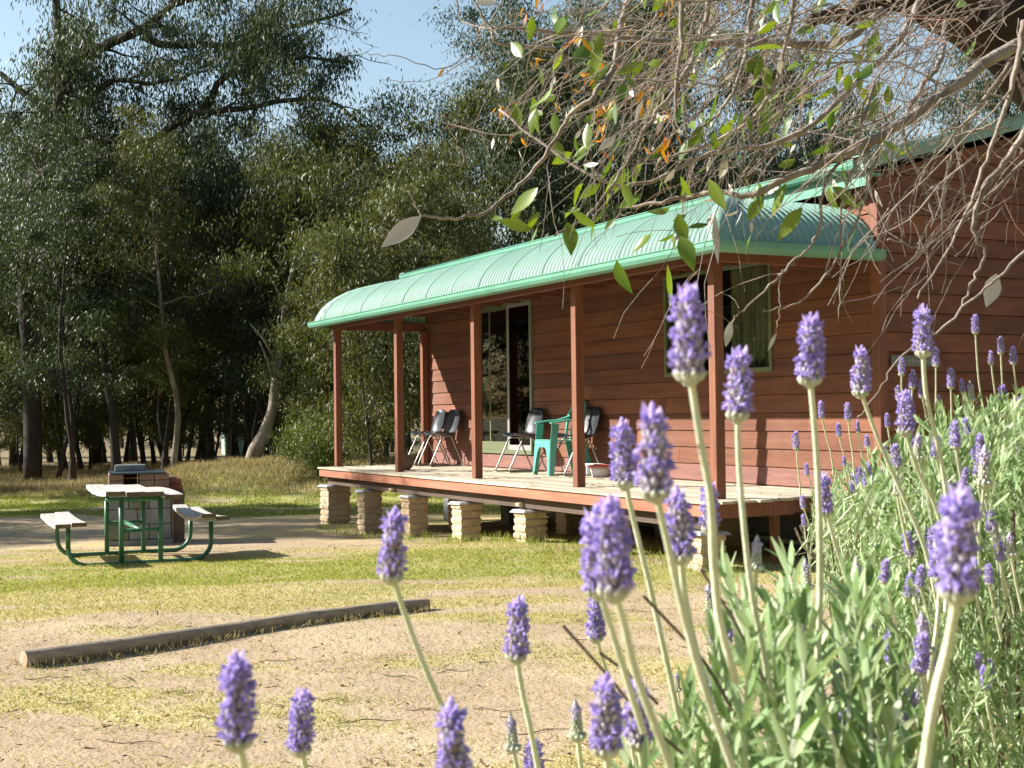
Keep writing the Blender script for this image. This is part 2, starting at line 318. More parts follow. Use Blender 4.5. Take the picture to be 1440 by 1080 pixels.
def groundmat():
    m = bpy.data.materials.new("dry_lawn_ground"); m.use_nodes = True; n = m.node_tree.nodes; L = m.node_tree.links
    b = n['Principled BSDF']; b.inputs['Roughness'].default_value = .95; b.inputs['Specular IOR Level'].default_value = .15
    g = n.new('ShaderNodeNewGeometry')
    def noise(s, det=6, off=0., st=None):
        mp = n.new('ShaderNodeMapping'); mp.inputs['Location'].default_value = (off, off, 0); L.new(g.outputs['Position'], mp.inputs[0])
        if st: mp.inputs['Scale'].default_value = st
        q = n.new('ShaderNodeTexNoise'); q.inputs['Scale'].default_value = s; q.inputs['Detail'].default_value = det; L.new(mp.outputs[0], q.inputs[0]); return q.outputs[0]
    def ramp(v, a, c):
        q = n.new('ShaderNodeMapRange'); q.inputs[1].default_value = a; q.inputs[2].default_value = c; L.new(v, q.inputs[0]); return q.outputs[0]
    def mix(f, A, B):
        q = n.new('ShaderNodeMix'); q.data_type = 'RGBA'
        if isinstance(f, float): q.inputs[0].default_value = f
        else: L.new(f, q.inputs[0])
        for k, v in ((6, A), (7, B)):
            if isinstance(v, tuple): q.inputs[k].default_value = (*v, 1)
            else: L.new(v, q.inputs[k])
        return q.outputs[2]
    def vmath(op, A, B):
        q = n.new('ShaderNodeMath'); q.operation = op; q.use_clamp = False
        for k, v in ((0, A), (1, B)):
            if isinstance(v, (int, float)): q.inputs[k].default_value = v
            else: L.new(v, q.inputs[k])
        return q.outputs[0]
    dirt = mix(ramp(noise(9), .3, .7), (.40, .30, .19), (.31, .235, .15))
    dirt = mix(ramp(noise(55, 3), .5, .8), dirt, (.27, .195, .12)); dirt = mix(vmath('MULTIPLY', ramp(noise(1.6, 5, 4), .45, .6), .5), dirt, (.44, .355, .225))
    dry = mix(ramp(noise(30, 5), .35, .65), (.46, .38, .18), (.34, .28, .13))
    grn = mix(ramp(noise(26, 5, 3), .35, .65), (.34, .345, .11), (.26, .27, .075))
    # green belt, dry belt, bare dirt
    at1 = n.new('ShaderNodeAttribute'); at1.attribute_name = 'bare'; at2 = n.new('ShaderNodeAttribute'); at2.attribute_name = 'green'
    sward = mix(at2.outputs['Fac'], dry, grn)
    dm = ramp(vmath('ADD', at1.outputs['Fac'], vmath('MULTIPLY', noise(14, 5, 9), .5)), .45, .85)
    c = mix(dm, sward, dirt); at3 = n.new('ShaderNodeAttribute'); at3.attribute_name = 'dimmed_litter'
    c = mix(at3.outputs['Fac'], c, mix(ramp(noise(3, 5, 7), .35, .65), (.22, .175, .10), (.13, .105, .055)))
    c = mix(vmath('MULTIPLY', ramp(noise(90, 2, 1), .58, .72), .55), c, (.16, .13, .06))
    L.new(c, b.inputs['Base Color'])
    bp = n.new('ShaderNodeBump'); bp.inputs['Strength'].default_value = .5; bp.inputs['Distance'].default_value = .02
    L.new(vmath('ADD', noise(40, 6), vmath('MULTIPLY', noise(7, 4), 1.2)), bp.inputs['Height']); L.new(bp.outputs[0], b.inputs['Normal'])
    return m
go = npmesh('ground', V, np.stack([a, a+n2, a+n2+1, a+1], 1), groundmat(), smooth=True)
for nm_, fn_ in (('bare', dirt), ('green', green), ('dimmed_litter', dimmed_litter)):
    a_ = go.data.attributes.new(nm_, 'FLOAT', 'POINT'); a_.data.foreach_set('value', fn_(GX, GY).astype(np.float32).ravel())
tag(go, kind='structure', label='dry patchy lawn and bare earth around the cabin')

def cells(P, s=.35):   # smooth pseudo-noise in 0..1 for patchiness
    x, y = P[:, 0], P[:, 1]
    return .5+.25*np.sin(x*s*3.1+np.sin(y*s*2.3)*1.7)+.25*np.sin(y*s*3.7+np.sin(x*s*1.9+1)*1.9)
def outside_cabin(x, y): return ~((x > -9.8) & (x < .5) & (y > -.6) & (y < 7))
def grass(name, n, dmin, dmax, h, wd, m, label, lmin=-1, lmax=1, dens=None, pwr=1.0, group=None):
    d = dmin+(dmax-dmin)*rng.random(n)**pwr; half = .40*d+.3
    l = (rng.random(n)*(lmax-lmin)+lmin)*half
    P = CAM[None]+l[:, None]*HR+d[:, None]*HF; P[:, 2] = gz(P[:, 0], P[:, 1])
    k = outside_cabin(P[:, 0], P[:, 1])
    if dens is not None: k &= rng.random(n) < dens(P, l, d)
    P = P[k]; n = len(P)
    D = unit(np.stack([rng.normal(0, .55, n), rng.normal(0, .55, n), np.ones(n)], 1)); Nn = rvec(n)
    S = unit(np.cross(D, Nn)); hh = h*(.4+rng.random(n)*1.0); ww = wd*(.6+.8*rng.random(n))
    tip = P+D*hh[:, None]+np.stack([rng.normal(0, .3, n), rng.normal(0, .3, n), np.zeros(n)], 1)*hh[:, None]
    V = np.stack([P-S*ww[:, None]/2, P+S*ww[:, None]/2, tip], 1).reshape(-1, 3)
    o = npmesh(name, V, np.arange(3*n).reshape(n, 3), m, rndv=np.repeat(rng.random(n), 3))
    return tag(o, label=label, cat='grass', kind='stuff', group=group)
def lawn_d(P, l, d): return (1-dirt(P[:, 0], P[:, 1]))**1.2*.75+.13
grass('grass', 320000, 4.6, 16, .019, .006, LAWN, 'short patchy dry and green turf over the yard', dens=lawn_d, pwr=.9)
grass('grass', 36000, 9.8, 14.2, .026, .009, GRNG, 'greener turf between the log and the picnic table', lmax=.25,
      dens=lambda P, l, d: .9*green(P[:, 0], P[:, 1])*(1-dirt(P[:, 0], P[:, 1])))
grass('grass', 70000, 22.5, 30, .05, .014, GRNG, 'sunny green grass before the trees', lmax=.1, dens=lambda P, l, d: .9*sstep((cells(P, .9)-.15)/.3))
grass('grass', 110000, 30.0, 46, .19, .02, DRYG, 'tall dry straw grass among the tree trunks', lmax=.3, dens=lambda P, l, d: .3+.7*sstep((cells(P, .7)-.3)/.4), pwr=1.4)
# tufts along the deck piers and the log
def tufts(name, pts, n, rad, h, m, label):
    P = np.repeat(np.array(pts), n, 0); P[:, :2] += rng.normal(0, rad, (len(P), 2)); P[:, 2] = gz(P[:, 0], P[:, 1]); n = len(P)
    D = unit(np.stack([rng.normal(0, .45, n), rng.normal(0, .45, n), np.ones(n)], 1)); Nn = rvec(n)
    V, Fq, k = blades(P, D, Nn, h*(.4+rng.random(n)), np.full(n, .005), curl=rng.normal(0, .4, n), fold=.1)
    return tag(npmesh(name, V, Fq, m, rndv=np.repeat(rng.random(n), k)), label=label, cat='grass', kind='stuff')
tufts('grass', [(x, -2.0+rnd.uniform(-.25, .3), 0) for x in np.arange(-9, .6, .14)], 26, .08, .10, GRNG, 'green weeds growing along the foot of the brick piers')
LOGA, LOGB = np.array([.10, -7.33]), np.array([-1.15, -3.72])   # set from the photo, see below

# ------------------------------------------------------------------ cabin
cab = empty('cabin', (0, 0, 0), label='low red brown weatherboard cabin with green curved verandah roof', cat='cabin')
XL, XR, YE = -9.90, .37, -1.84
def clad(mb, x0, x1, z0, z1, pitch=.183, base=.02, y=0., lean=.017, th=.022):
    k = math.floor((z0-base)/pitch)
    while base+k*pitch < z1-1e-4:
        a, b = max(z0, base+k*pitch), min(z1, base+(k+1)*pitch); g = .006
        fa = (a-(base+k*pitch))/pitch; fb = (b-(base+k*pitch))/pitch
        ya, yb = y-th-lean*(1-fa), y-th-lean*(1-fb); zz0, zz1 = a+Z0, b+Z0-(g if fb > .99 else 0)
        rk = random.Random(k*13+5); xs_ = -14.+rk.uniform(0, 3.5)
        while xs_ < x1:
            xe_ = xs_+rk.uniform(2.6, 4.6); rv_ = rk.random(); xa_, xb_ = max(x0, xs_+.0015), min(x1, xe_-.0015); xs_ = xe_
            if xb_-xa_ < .01: continue
            dy_ = rk.uniform(-.002, .002)
            mb.add([(xa_, ya+dy_, zz0), (xb_, ya+dy_, zz0), (xb_, yb, zz1), (xa_, yb, zz1), (xa_, y, zz0), (xb_, y, zz0), (xb_, y, zz1), (xa_, y, zz1)],
                   [(0, 1, 2, 3), (0, 4, 5, 1), (3, 2, 6, 7), (0, 3, 7, 4), (1, 5, 6, 2)], rv=rv_)
        k += 1
XW0, XW1, ZW = -9.75, .33, 2.93
DX0, DX1, DZ0, DZ1 = -7.98, -6.28, .21, 2.36
WX0, WX1, WZ0, WZ1 = -3.10, -1.17, 1.17, 2.32
mb = MB()
clad(mb, XW0+.06, DX0, .203, ZW); clad(mb, DX0, DX1, DZ1, ZW); clad(mb, DX1, WX0, .203, ZW)
clad(mb, WX0, WX1, .203, WZ0); clad(mb, WX0, WX1, WZ1, ZW); clad(mb, WX1, XW1-.07, .203, ZW)
mb.build('front_wall', WALL, cab)
mb = MB(); clad(mb, XW0+.06, XW1-.07, -.12, .203, th=.024); mb.build('base_boards', WALLD, cab)
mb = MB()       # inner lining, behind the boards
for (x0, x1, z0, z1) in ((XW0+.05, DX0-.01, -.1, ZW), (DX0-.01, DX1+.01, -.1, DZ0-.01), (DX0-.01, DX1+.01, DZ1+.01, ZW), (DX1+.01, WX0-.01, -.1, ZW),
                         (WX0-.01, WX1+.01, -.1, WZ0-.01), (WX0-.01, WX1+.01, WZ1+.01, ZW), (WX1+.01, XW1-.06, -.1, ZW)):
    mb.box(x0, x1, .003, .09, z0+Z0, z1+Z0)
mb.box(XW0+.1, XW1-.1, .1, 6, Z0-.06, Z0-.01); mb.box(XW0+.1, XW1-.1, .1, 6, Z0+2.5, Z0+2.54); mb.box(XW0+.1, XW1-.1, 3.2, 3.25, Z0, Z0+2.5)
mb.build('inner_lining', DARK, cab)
# gable end boards (shaded end wall)
RAKE = .27; YR = 3.0; ZE = 3.0
mb = MB(); pitch = .183; k = -1
while True:
    z = .02+k*pitch; z2 = z+pitch-.006
    if z > ZE+RAKE*YR: break
    ya = 0.05 if z < ZE-.05 else (z-(ZE-.05))/RAKE; yb = 0.05 if z2 < ZE-.05 else (z2-(ZE-.05))/RAKE
    ya = max(.05, ya); yb = max(.05, yb)
    if yb < YR:
        X1, X2 = XW1+.022+.017, XW1+.022
        mb.add([(X1, ya, z+Z0), (X1, 2*YR-ya, z+Z0), (X2, 2*YR-yb, z2+Z0), (X2, yb, z2+Z0), (XW1, ya, z+Z0), (XW1, 2*YR-ya, z+Z0), (XW1, 2*YR-yb, z2+Z0), (XW1, yb, z2+Z0)],
               [(0, 1, 2, 3), (0, 4, 5, 1), (3, 2, 6, 7), (1, 5, 6, 2), (0, 3, 7, 4)], rv=rnd.random())
    k += 1
mb.build('end_wall', WALL, cab)
mb = MB()
for X in (XW0+.05, XW1-.004):
    mb.add([(X, .05, Z0-.2), (X, 2*YR-.05, Z0-.2), (X, 2*YR-.05, Z0+ZE-.06), (X, YR, Z0+ZE-.06+RAKE*(YR-.05)), (X, .05, Z0+ZE-.06)], [(0, 1, 2, 3, 4)])
mb.box(XW0+.05, XW1, 2*YR-.05, 2*YR, Z0-.2, Z0+ZE-.07); mb.build('rear_wall', WALL, cab)
mb = MB(); mb.bbox(XW1-.065, XW1+.045, -.045, .05, Z0-.16, Z0+ZE-.09, b=.005); mb.build('corner_board', POST, cab); mb = MB(); mb.bbox(XW0-.03, XW0+.06, -.045, .05, Z0-.16, Z0+ZE-.09, b=.005)
mb.build('corner_board', POST, cab)
# main roof
mb = MB(); nn = 700; xs = np.linspace(XW0-.45, XW1+.14, nn); am = .009*np.cos(2*math.pi*xs/.076)
ys = [(-.22, Z0+ZE+.10-RAKE*.22), (YR, Z0+ZE+.10+RAKE*YR), (2*YR+.3, Z0+ZE+.10-RAKE*.3)]
vs = [(xs[i], y, z+am[i]) for i in range(nn) for (y, z) in ys]
mb.add(vs, [(i*3+j, (i+1)*3+j, (i+1)*3+j+1, i*3+j+1) for i in range(nn-1) for j in range(2)])
mb.build('roof_sheets', ROOF, cab)
for X0, X1 in ((XW1+.11, XW1+.155), (XW0-.5, XW0-.455)):
    mb = MB()        # barge flashing on the gable rakes
    for s in (1, -1):
        a_, b_ = (-.30 if s == 1 else 2*YR+.30), YR
        za = Z0+ZE+.13-RAKE*.30; zb = Z0+ZE+.13+RAKE*YR
        mb.add([(X0, a_, za-.12), (X1, a_, za-.12), (X1, a_, za), (X0, a_, za), (X0, b_, zb-.12), (X1, b_, zb-.12), (X1, b_, zb), (X0, b_, zb)],
               [(0, 1, 2, 3), (4, 7, 6, 5), (0, 4, 5, 1), (1, 5, 6, 2), (2, 6, 7, 3), (0, 3, 7, 4)])
    Xa, Xb = (X0-.10, X1+.004) if X0 > 0 else (X0-.004, X1+.10)
    for s in (1, -1):
        a_ = -.305 if s == 1 else 2*YR+.305
        za = Z0+ZE+.135-RAKE*.30; zb = Z0+ZE+.135+RAKE*YR
        mb.add([(Xa, a_, za), (Xb, a_, za), (Xb, YR, zb), (Xa, YR, zb), (Xa, a_, za+.012), (Xb, a_, za+.012), (Xb, YR, zb+.012), (Xa, YR, zb+.012)],
               [(0, 1, 2, 3), (4, 5, 6, 7), (0, 1, 5, 4), (1, 2, 6, 5), (0, 3, 7, 4)])
    mb.build('barge_flashing', ROOF, cab)
mb = MB()
# eave soffit + fascia under main gutter
mb.box(XW0-.44, XW1+.10, -.20, -.04, Z0+ZE-.10, Z0+ZE-.08); mb.box(XW0-.44, XW1+.10, -.225, -.2, Z0+ZE-.20, Z0+ZE-.0); mb.build('eave_fascia', GUTT, cab)
def gutter(name, path, parent, w=.115, h=.09, m=GUTT):   # quad gutter swept along a level path with mitred corners; outside is on the left of travel
    mb = MB(); prof = [(0, h-.012), (0, 0), (w*.55, -.004), (w*.85, .012), (w, .045), (w, h), (w+.008, h+.003), (w+.008, h-.006), (w-.004, h-.006), (w-.006, .05), (w*.8, .02), (.006, .006), (.006, h-.012)]
    P = [np.array(p, float) for p in path]; rows = []
    for i, p in enumerate(P):
        d1 = unit((P[i]-P[i-1])[:2]) if i > 0 else None; d2 = unit((P[i+1]-P[i])[:2]) if i < len(P)-1 else None
        if d1 is None: d1 = d2
        if d2 is None: d2 = d1
        nrm = lambda d: np.array([d[1], -d[0]]); m_ = nrm(d1)+nrm(d2); m_ = m_/(m_@m_)*2
        rows.append([(p[0]+m_[0]*u, p[1]+m_[1]*u, p[2]+z) for (u, z) in prof])
    k = len(prof); vs = [q for r in rows for q in r]
    fs = [(i*k+j, i*k+j+1, (i+1)*k+j+1, (i+1)*k+j) for i in range(len(P)-1) for j in range(k-1)]
    fs += [tuple(range(0, 6)), tuple((len(P)-1)*k+j for j in range(5, -1, -1))]
    mb.add(vs, fs); return mb.build(name, m, parent)
gutter('eave_gutter', [(XW0-.46, -.225, Z0+2.94), (XW1+.06, -.225, Z0+2.94)], cab)
gutter('eave_gutter', [(XW1+.06, 2*YR+.3, Z0+2.9), (XW0-.46, 2*YR+.3, Z0+2.9)], cab)

# verandah: bullnose roof with hipped ends
ver = cab
PROF = [(0, 2.195), (.02, 2.27), (.055, 2.355), (.11, 2.43), (.18, 2.50), (.28, 2.575), (.40, 2.64), (.56, 2.69), (.8, 2.745), (1.1, 2.80), (1.45, 2.855), (1.8, 2.905)]
pu = np.array([p[0] for p in PROF]); pz = np.array([p[1] for p in PROF])
def pf(u): return np.interp(u, pu, pz)+Z0
def pn(u):     # outward normal of profile (du, dz)
    e = .02; s_ = (pf(u+e)-pf(np.maximum(u-e, 0)))/(e+np.minimum(u, e)); n_ = np.stack([-s_, np.ones_like(s_)], -1); return unit(n_)
UM = 1.79; NU = 26
def us(umax): t = np.linspace(0, 1, NU)**1.7; return umax*t
def corr_front():
    nx = 1260; xs = np.linspace(XL+.012, XR-.012, nx); V = np.zeros((nx, NU, 3))
    for i, x in enumerate(xs):
        um = min(UM, x-XL, XR-x); u = us(um); nr = pn(u); am = .0105*math.cos(2*math.pi*x/.076)+.0105
        ph = ((x-.3) % .76)
        if ph < .014: am += .007
        V[i, :, 0] = x; V[i, :, 1] = YE+u+nr[:, 0]*am; V[i, :, 2] = pf(u)+nr[:, 1]*am
    return V
def corr_end(side):
    ny = 240; ys = np.linspace(YE+.012, -.045, ny); V = np.zeros((ny, NU, 3)); X0, s = (XR, -1) if side > 0 else (XL, 1)
    for i, y in enumerate(ys):
        um = min(UM, y-YE); u = us(um); nr = pn(u); am = .0105*math.cos(2*math.pi*y/.076)+.0105
        V[i, :, 0] = X0+s*(u+nr[:, 0]*am); V[i, :, 1] = y; V[i, :, 2] = pf(u)+nr[:, 1]*am
    return V
def gridmesh(name, V, m, parent, smooth=True, flip=False):
    a_, b_ = V.shape[:2]; ii, jj = np.meshgrid(np.arange(a_-1), np.arange(b_-1), indexing='ij'); q = (ii*b_+jj).ravel()
    Fq = np.stack([q, q+b_, q+b_+1, q+1], 1)
    if flip: Fq = Fq[:, ::-1]
    return npmesh(name, V.reshape(-1, 3), Fq, m, parent, smooth=smooth)
rf = gridmesh('verandah_roof', corr_front(), ROOF, cab)
gridmesh('verandah_roof_end', corr_end(1), ROOF, cab, flip=True); gridmesh('verandah_roof_end', corr_end(-1), ROOF, cab)
for side in (1, -1):      # smooth hip cappings
    u = us(UM)[::2]; X0, s = (XR, -1) if side > 0 else (XL, 1); V = np.zeros((5, len(u), 3)); nr = pn(u)
    for j, off in enumerate((-.13, -.03, 0, .03, .13)):
        lift = .024 if j in (0, 4) else (.045 if j == 2 else .036)
        # strip on front plane for j<2, on end plane for j>2
        if j <= 2:
            V[j, :, 0] = X0+s*(u-off); V[j, :, 1] = YE+u+nr[:, 0]*lift; V[j, :, 2] = pf(u)+nr[:, 1]*lift
        else:
            V[j, :, 0] = X0+s*(u+nr[:, 0]*lift); V[j, :, 1] = YE+u+off; V[j, :, 2] = pf(u)+nr[:, 1]*lift
        if j == 2:
            V[j, :, 0] = X0+s*(u+nr[:, 0]*lift*.9); V[j, :, 1] = YE+u+nr[:, 0]*lift*.9
        V[j, :, 1] = np.minimum(V[j, :, 1], -.042)
    gridmesh('hip_capping', V, ROOF, cab, flip=side < 0)
gz_ = Z0+2.125
gutter('verandah_gutter', [(XL, -.045, gz_), (XL, YE, gz_), (XR, YE, gz_), (XR, -.045, gz_)], cab)
mb = MB()        # flashing where the bullnose meets the wall
mb.add([(XL+UM, -.05, pf(1.8)-.02), (XR-UM, -.05, pf(1.8)-.02), (XR-UM, -.05, pf(1.8)+.05), (XL+UM, -.05, pf(1.8)+.05),
        (XL+UM, -.14, pf(1.7)+.028), (XR-UM, -.14, pf(1.7)+.028)], [(3, 2, 5, 4), (0, 1, 2, 3)]); mb.build('wall_flashing', ROOF, cab)
# beams, posts
PX = [-(4-i)*2.4287 for i in range(5)]
mb = MB(); mb.bbox(PX[0]-.14, .012, -1.665, -1.62, Z0+2.1, Z0+2.235, b=.003); mb.build('verandah_beam', BEAM, cab)
mb = MB(); mb.bbox(-.035, .012, -1.619, -.045, Z0+2.098, Z0+2.233, b=.003); mb.build('verandah_beam', BEAM, cab)
mb = MB(); mb.bbox(PX[0]-.14, PX[0]-.095, -1.619, -.045, Z0+2.098, Z0+2.233, b=.003); mb.build('verandah_beam', BEAM, cab)
mb = MB()
for k in range(18): mb.box(-9.4+k*.55, -9.36+k*.55, -1.6, -.05, Z0+2.30, Z0+2.36)
mb.build('rafters', BEAM, cab)
for x in PX:
    mb = MB(); mb.bbox(x-.098, x, -1.6115, -1.513, Z0-.001, Z0+2.19, b=.004)
    mb.build('verandah_post', POST, cab)
mb = MB(); mb.bbox(PX[0]-.098, PX[0], -.16, -.062, Z0, Z0+2.097, b=.004); mb.build('verandah_post', POST, cab)
# deck
dk = None; yb = -1.925; nb = 14; wboard = (1.90)/nb
mb = MB()
for k in range(nb):
    y0 = yb+k*wboard; x = -9.72+rnd.uniform(-.02, .02)
    xe = .27 if y0 < -1.0 else .14
    while x < xe-.05:
        x2 = min(xe+rnd.uniform(-.03, .05), x+rnd.uniform(2.2, 4.2))
        if xe-x2 < .6: x2 = xe+rnd.uniform(-.02, .06)
        zt = rnd.uniform(-.003, .003)
        mb.bbox(x+.003, x2-.003, y0+.003, y0+wboard-.003, Z0-.024, Z0+zt, b=.0025, rv=rnd.random()); x = x2
dk = mb.build('deck_boards', DECK, cab)
mb = MB(); mb.bbox(-9.69, .20, -1.90, -1.862, Z0-.135, Z0-.026, b=.003); mb.build('deck_fascia', FASC, cab)
mb = MB(); mb.bbox(.203, .24, -1.90, -.95, Z0-.15, Z0-.026, b=.003); mb.bbox(.06, .1, -.948, -.02, Z0-.15, Z0-.026, b=.003); mb.build('deck_end_fascia', POST, cab)
mb = MB(); mb.bbox(-9.6, .15, -1.80, -1.72, Z0-.255, Z0-.137, b=.003); mb.bbox(-9.6, .1, -.5, -.42, Z0-.255, Z0-.137, b=.003); mb.build('deck_bearer', DARKT, cab)
mb = MB()
for k in range(22): mb.box(-9.5+k*.45, -9.455+k*.45, -1.86, -.06, Z0-.136, Z0-.027)
mb.build('deck_joists', DARKT, cab)
for x in (-7.0, -3.35):
    mb = MB(); mb.bbox(x, x+.09, -1.868, -1.81, Z0-.235, Z0-.20, b=.003); mb.build('joist_block', BLOCK, cab)
mb = MB(); mb.bbox(-.03, .04, -1.02, -.95, .25, Z0-.152, b=.003); mb.build('deck_support_post', POST, cab)
# piers: rough-faced bricks, six or seven courses with a zinc cap
PIERS = [(-9.66, 0), (-8.02, 1), (-6.42, 2), (-4.86, 3), (-3.24, 4), (-1.55, 5), (-.02, 6)]
def pier(x, yc, seed, w=.26):
    r = random.Random(seed); g = float(gz(x, yc))-.06; top = Z0-.275; n = max(4, round((top-g)/.088)); h = (top-g)/n
    p = empty('brick_pier', (x, yc, 0)); p.parent = cab
    mb = MB(); mb.box(-w/2+.011, w/2-.011, -w/2+.011, w/2-.011, g, top-.002, mi=1)
    for k in range(n):
        z0, z1 = g+k*h+.004, g+(k+1)*h-.004
        halves = [(-w/2, -.004, -w/2, w/2), (.004, w/2, -w/2, w/2)] if k % 2 else [(-w/2, w/2, -w/2, -.004), (-w/2, w/2, .004, w/2)]
        for (a_, b_, c_, d_) in halves:      # pillow-faced rough block
            N = 5; vs = []; bl = .016
            j = lambda s=.004: r.uniform(-s, s)
            a2, b2, c2, d2 = a_+j(.009), b_+j(.009), c_+j(.009), d_+j(.009)
            for zi in range(4):
                z = (z0, z0+.018, z1-.018, z1)[zi]; ins = (bl, .0, .0, bl)[zi]
                cx_, cy_ = (a2+b2)/2, (c2+d2)/2
                ring = []
                for (sx, sy) in ((-1, -1), (-.4, -1.03), (.4, -1.03), (1, -1), (1.03, -.4), (1.03, .4), (1, 1), (.4, 1.03), (-.4, 1.03), (-1, 1), (-1.03, .4), (-1.03, -.4)):
                    ring.append((cx_+sx*((b2-a2)/2-ins)+j(), cy_+sy*((d2-c2)/2-ins)+j(), z+j(.002)))
                vs += ring
            fs = [(q*12+i, q*12+(i+1) % 12, (q+1)*12+(i+1) % 12, (q+1)*12+i) for q in range(3) for i in range(12)]
            fs += [tuple(range(11, -1, -1)), tuple(36+i for i in range(12))]
            mb.add(vs, fs, 0)
    mb.build('bricks', [BLOCK, MORT], p)
    mb = MB(); c = w/2+.035; t = top
    mb.add([(-c+.03, -c+.03, t+.004), (c-.03, -c+.03, t+.004), (c-.03, c-.03, t+.004), (-c+.03, c-.03, t+.004), (-c, -c, t-.028+r.uniform(-.01, .01)), (c, -c, t-.02), (c, c, t-.03), (-c, c, t-.02+r.uniform(-.01, .01)), ],
           [(0, 1, 2, 3), (4, 5, 1, 0), (5, 6, 2, 1), (6, 7, 3, 2), (7, 4, 0, 3)]); mb.build('pier_cap', ZINC, p)
    mb = MB(); mb.box(-.05, .05, -.04, .04, top+.006, Z0-.256); mb.build('packing_block', DARKT, p)
for x, s in PIERS: pier(x+.0, -1.74 if s else -1.66, s, .27 if s != 0 else .36)
for x in (-8.0, -4.8, -1.6, .1): pier(x, -.35, int(50+x*3))
mb = MB()
for x in (-9.5, -7.5, -5.5, -3.5, -1.5, .1):
    for y in (.25, 3, 5.8): mb.box(x-.12, x+.12, y-.12, y+.12, float(gz(x, y))-.05, Z0-.21)
mb.box(XW0+.1, .25, 1.2, 1.3, 0.1, Z0-.2); mb.build('house_stumps', CONC, cab)
mb = MB(); mb.box(XW0+.1, XW1-.02, .02, .1, Z0-.32, Z0-.17); mb.tube([(-3, -.1, Z0-.29), (.25, -.12, Z0-.28)], .018); mb.tube([(-2, -.05, Z0-.52), (-.3, -.1, Z0-.53)], .03); mb.build('under_floor_pipes', ALU, cab)
# sliding door
dr = empty('sliding_door', (0, 0, 0)); dr.parent = cab
mb = MB(); y0, y1 = -.052, .02
mb.bbox(DX0, DX1, y0, y1, Z0+DZ0, Z0+DZ0+.055, b=.003); mb.bbox(DX0, DX1, y0, y1, Z0+DZ1-.05, Z0+DZ1, b=.003)
mb.bbox(DX0, DX0+.05, y0, y1, Z0+DZ0+.055, Z0+DZ1-.05, b=.003); mb.bbox(DX1-.05, DX1, y0, y1, Z0+DZ0+.055, Z0+DZ1-.05, b=.003)
mb.build('door_frame', FRAMEG, dr)
xm = -7.05; mb = MB()
for (a_, b_, yy) in ((DX0+.05, xm+.03, -.03),):
    mb.bbox(a_, a_+.045, yy, yy+.03, Z0+DZ0+.056, Z0+DZ1-.051, b=.002); mb.bbox(b_-.055, b_, yy, yy+.03, Z0+DZ0+.056, Z0+DZ1-.051, b=.002)
    mb.bbox(a_+.045, b_-.055, yy, yy+.03, Z0+DZ0+.056, Z0+DZ0+.17, b=.002); mb.bbox(a_+.045, b_-.055, yy, yy+.03, Z0+DZ1-.11, Z0+DZ1-.051, b=.002)
mb.bbox(DX0+.34, DX0+.37, -.02, .0, Z0+DZ0+.17, Z0+DZ1-.11, b=.002)
mb.build('glass_leaf_frame', FRAMEG, dr)
mb = MB(); mb.box(DX0+.095, xm-.025, -.018, -.014, Z0+DZ0+.17, Z0+DZ1-.11); mb.build('pane', PANE, dr)
mb = MB(); mb.bbox(xm+.032, xm+.07, -.045, -.02, Z0+DZ0+.057, Z0+DZ1-.052, b=.002); mb.bbox(DX1-.09, DX1-.052, -.045, -.02, Z0+DZ0+.057, Z0+DZ1-.052, b=.002)
mb.bbox(xm+.07, DX1-.09, -.045, -.02, Z0+DZ0+.057, Z0+DZ0+.13, b=.002); mb.bbox(xm+.07, DX1-.09, -.045, -.02, Z0+DZ1-.10, Z0+DZ1-.052, b=.002); mb.build('screen_frame', ALU, dr)
mb = MB(); mb.box(xm+.07, DX1-.09, -.034, -.031, Z0+DZ0+.13, Z0+DZ1-.10); mb.build('insect_screen', PANED, dr)
mb = MB(); mb.bbox(xm-.01, xm+.015, -.055, -.031, Z0+1.2, Z0+1.36, b=.003); mb.build('handle', CHROME, dr)
# window
wn = empty('window', (0, 0, 0)); wn.parent = cab; mb = MB()
mb.bbox(WX0, WX1, y0, y1, Z0+WZ0, Z0+WZ0+.05, b=.003); mb.bbox(WX0, WX1, y0, y1, Z0+WZ1-.04, Z0+WZ1, b=.003)
mb.bbox(WX0, WX0+.04, y0, y1, Z0+WZ0+.05, Z0+WZ1-.04, b=.003); mb.bbox(WX1-.04, WX1, y0, y1, Z0+WZ0+.05, Z0+WZ1-.04, b=.003)
mb.bbox(-2.15, -2.11, y0+.01, y1, Z0+WZ0+.05, Z0+WZ1-.04, b=.003); mb.build('frame', FRAMEG, wn)
mb = MB(); mb.box(WX0+.04, -2.15, -.02, -.016, Z0+WZ0+.05, Z0+WZ1-.04); mb.box(-2.11, WX1-.04, -.02, -.016, Z0+WZ0+.05, Z0+WZ1-.04); mb.build('pane', PANE, wn)
mb = MB(); nx = 60; vs = []
for i in range(nx+1):
    t = i/nx; x = -1.95+t*.73; y = .045+.018*math.sin(t*2*math.pi*9); vs += [(x, y, Z0+WZ0-.02), (x, y, Z0+WZ1+.05)]
mb.add(vs, [(2*i, 2*i+2, 2*i+3, 2*i+1) for i in range(nx)]); mb.build('curtain', CURT, wn, smooth=True)
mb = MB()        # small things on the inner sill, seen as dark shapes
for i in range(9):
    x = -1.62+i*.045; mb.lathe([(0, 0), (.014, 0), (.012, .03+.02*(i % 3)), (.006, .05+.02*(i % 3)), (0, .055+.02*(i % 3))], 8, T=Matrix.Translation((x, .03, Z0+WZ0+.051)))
mb.build('sill_ornaments', DARK, wn)

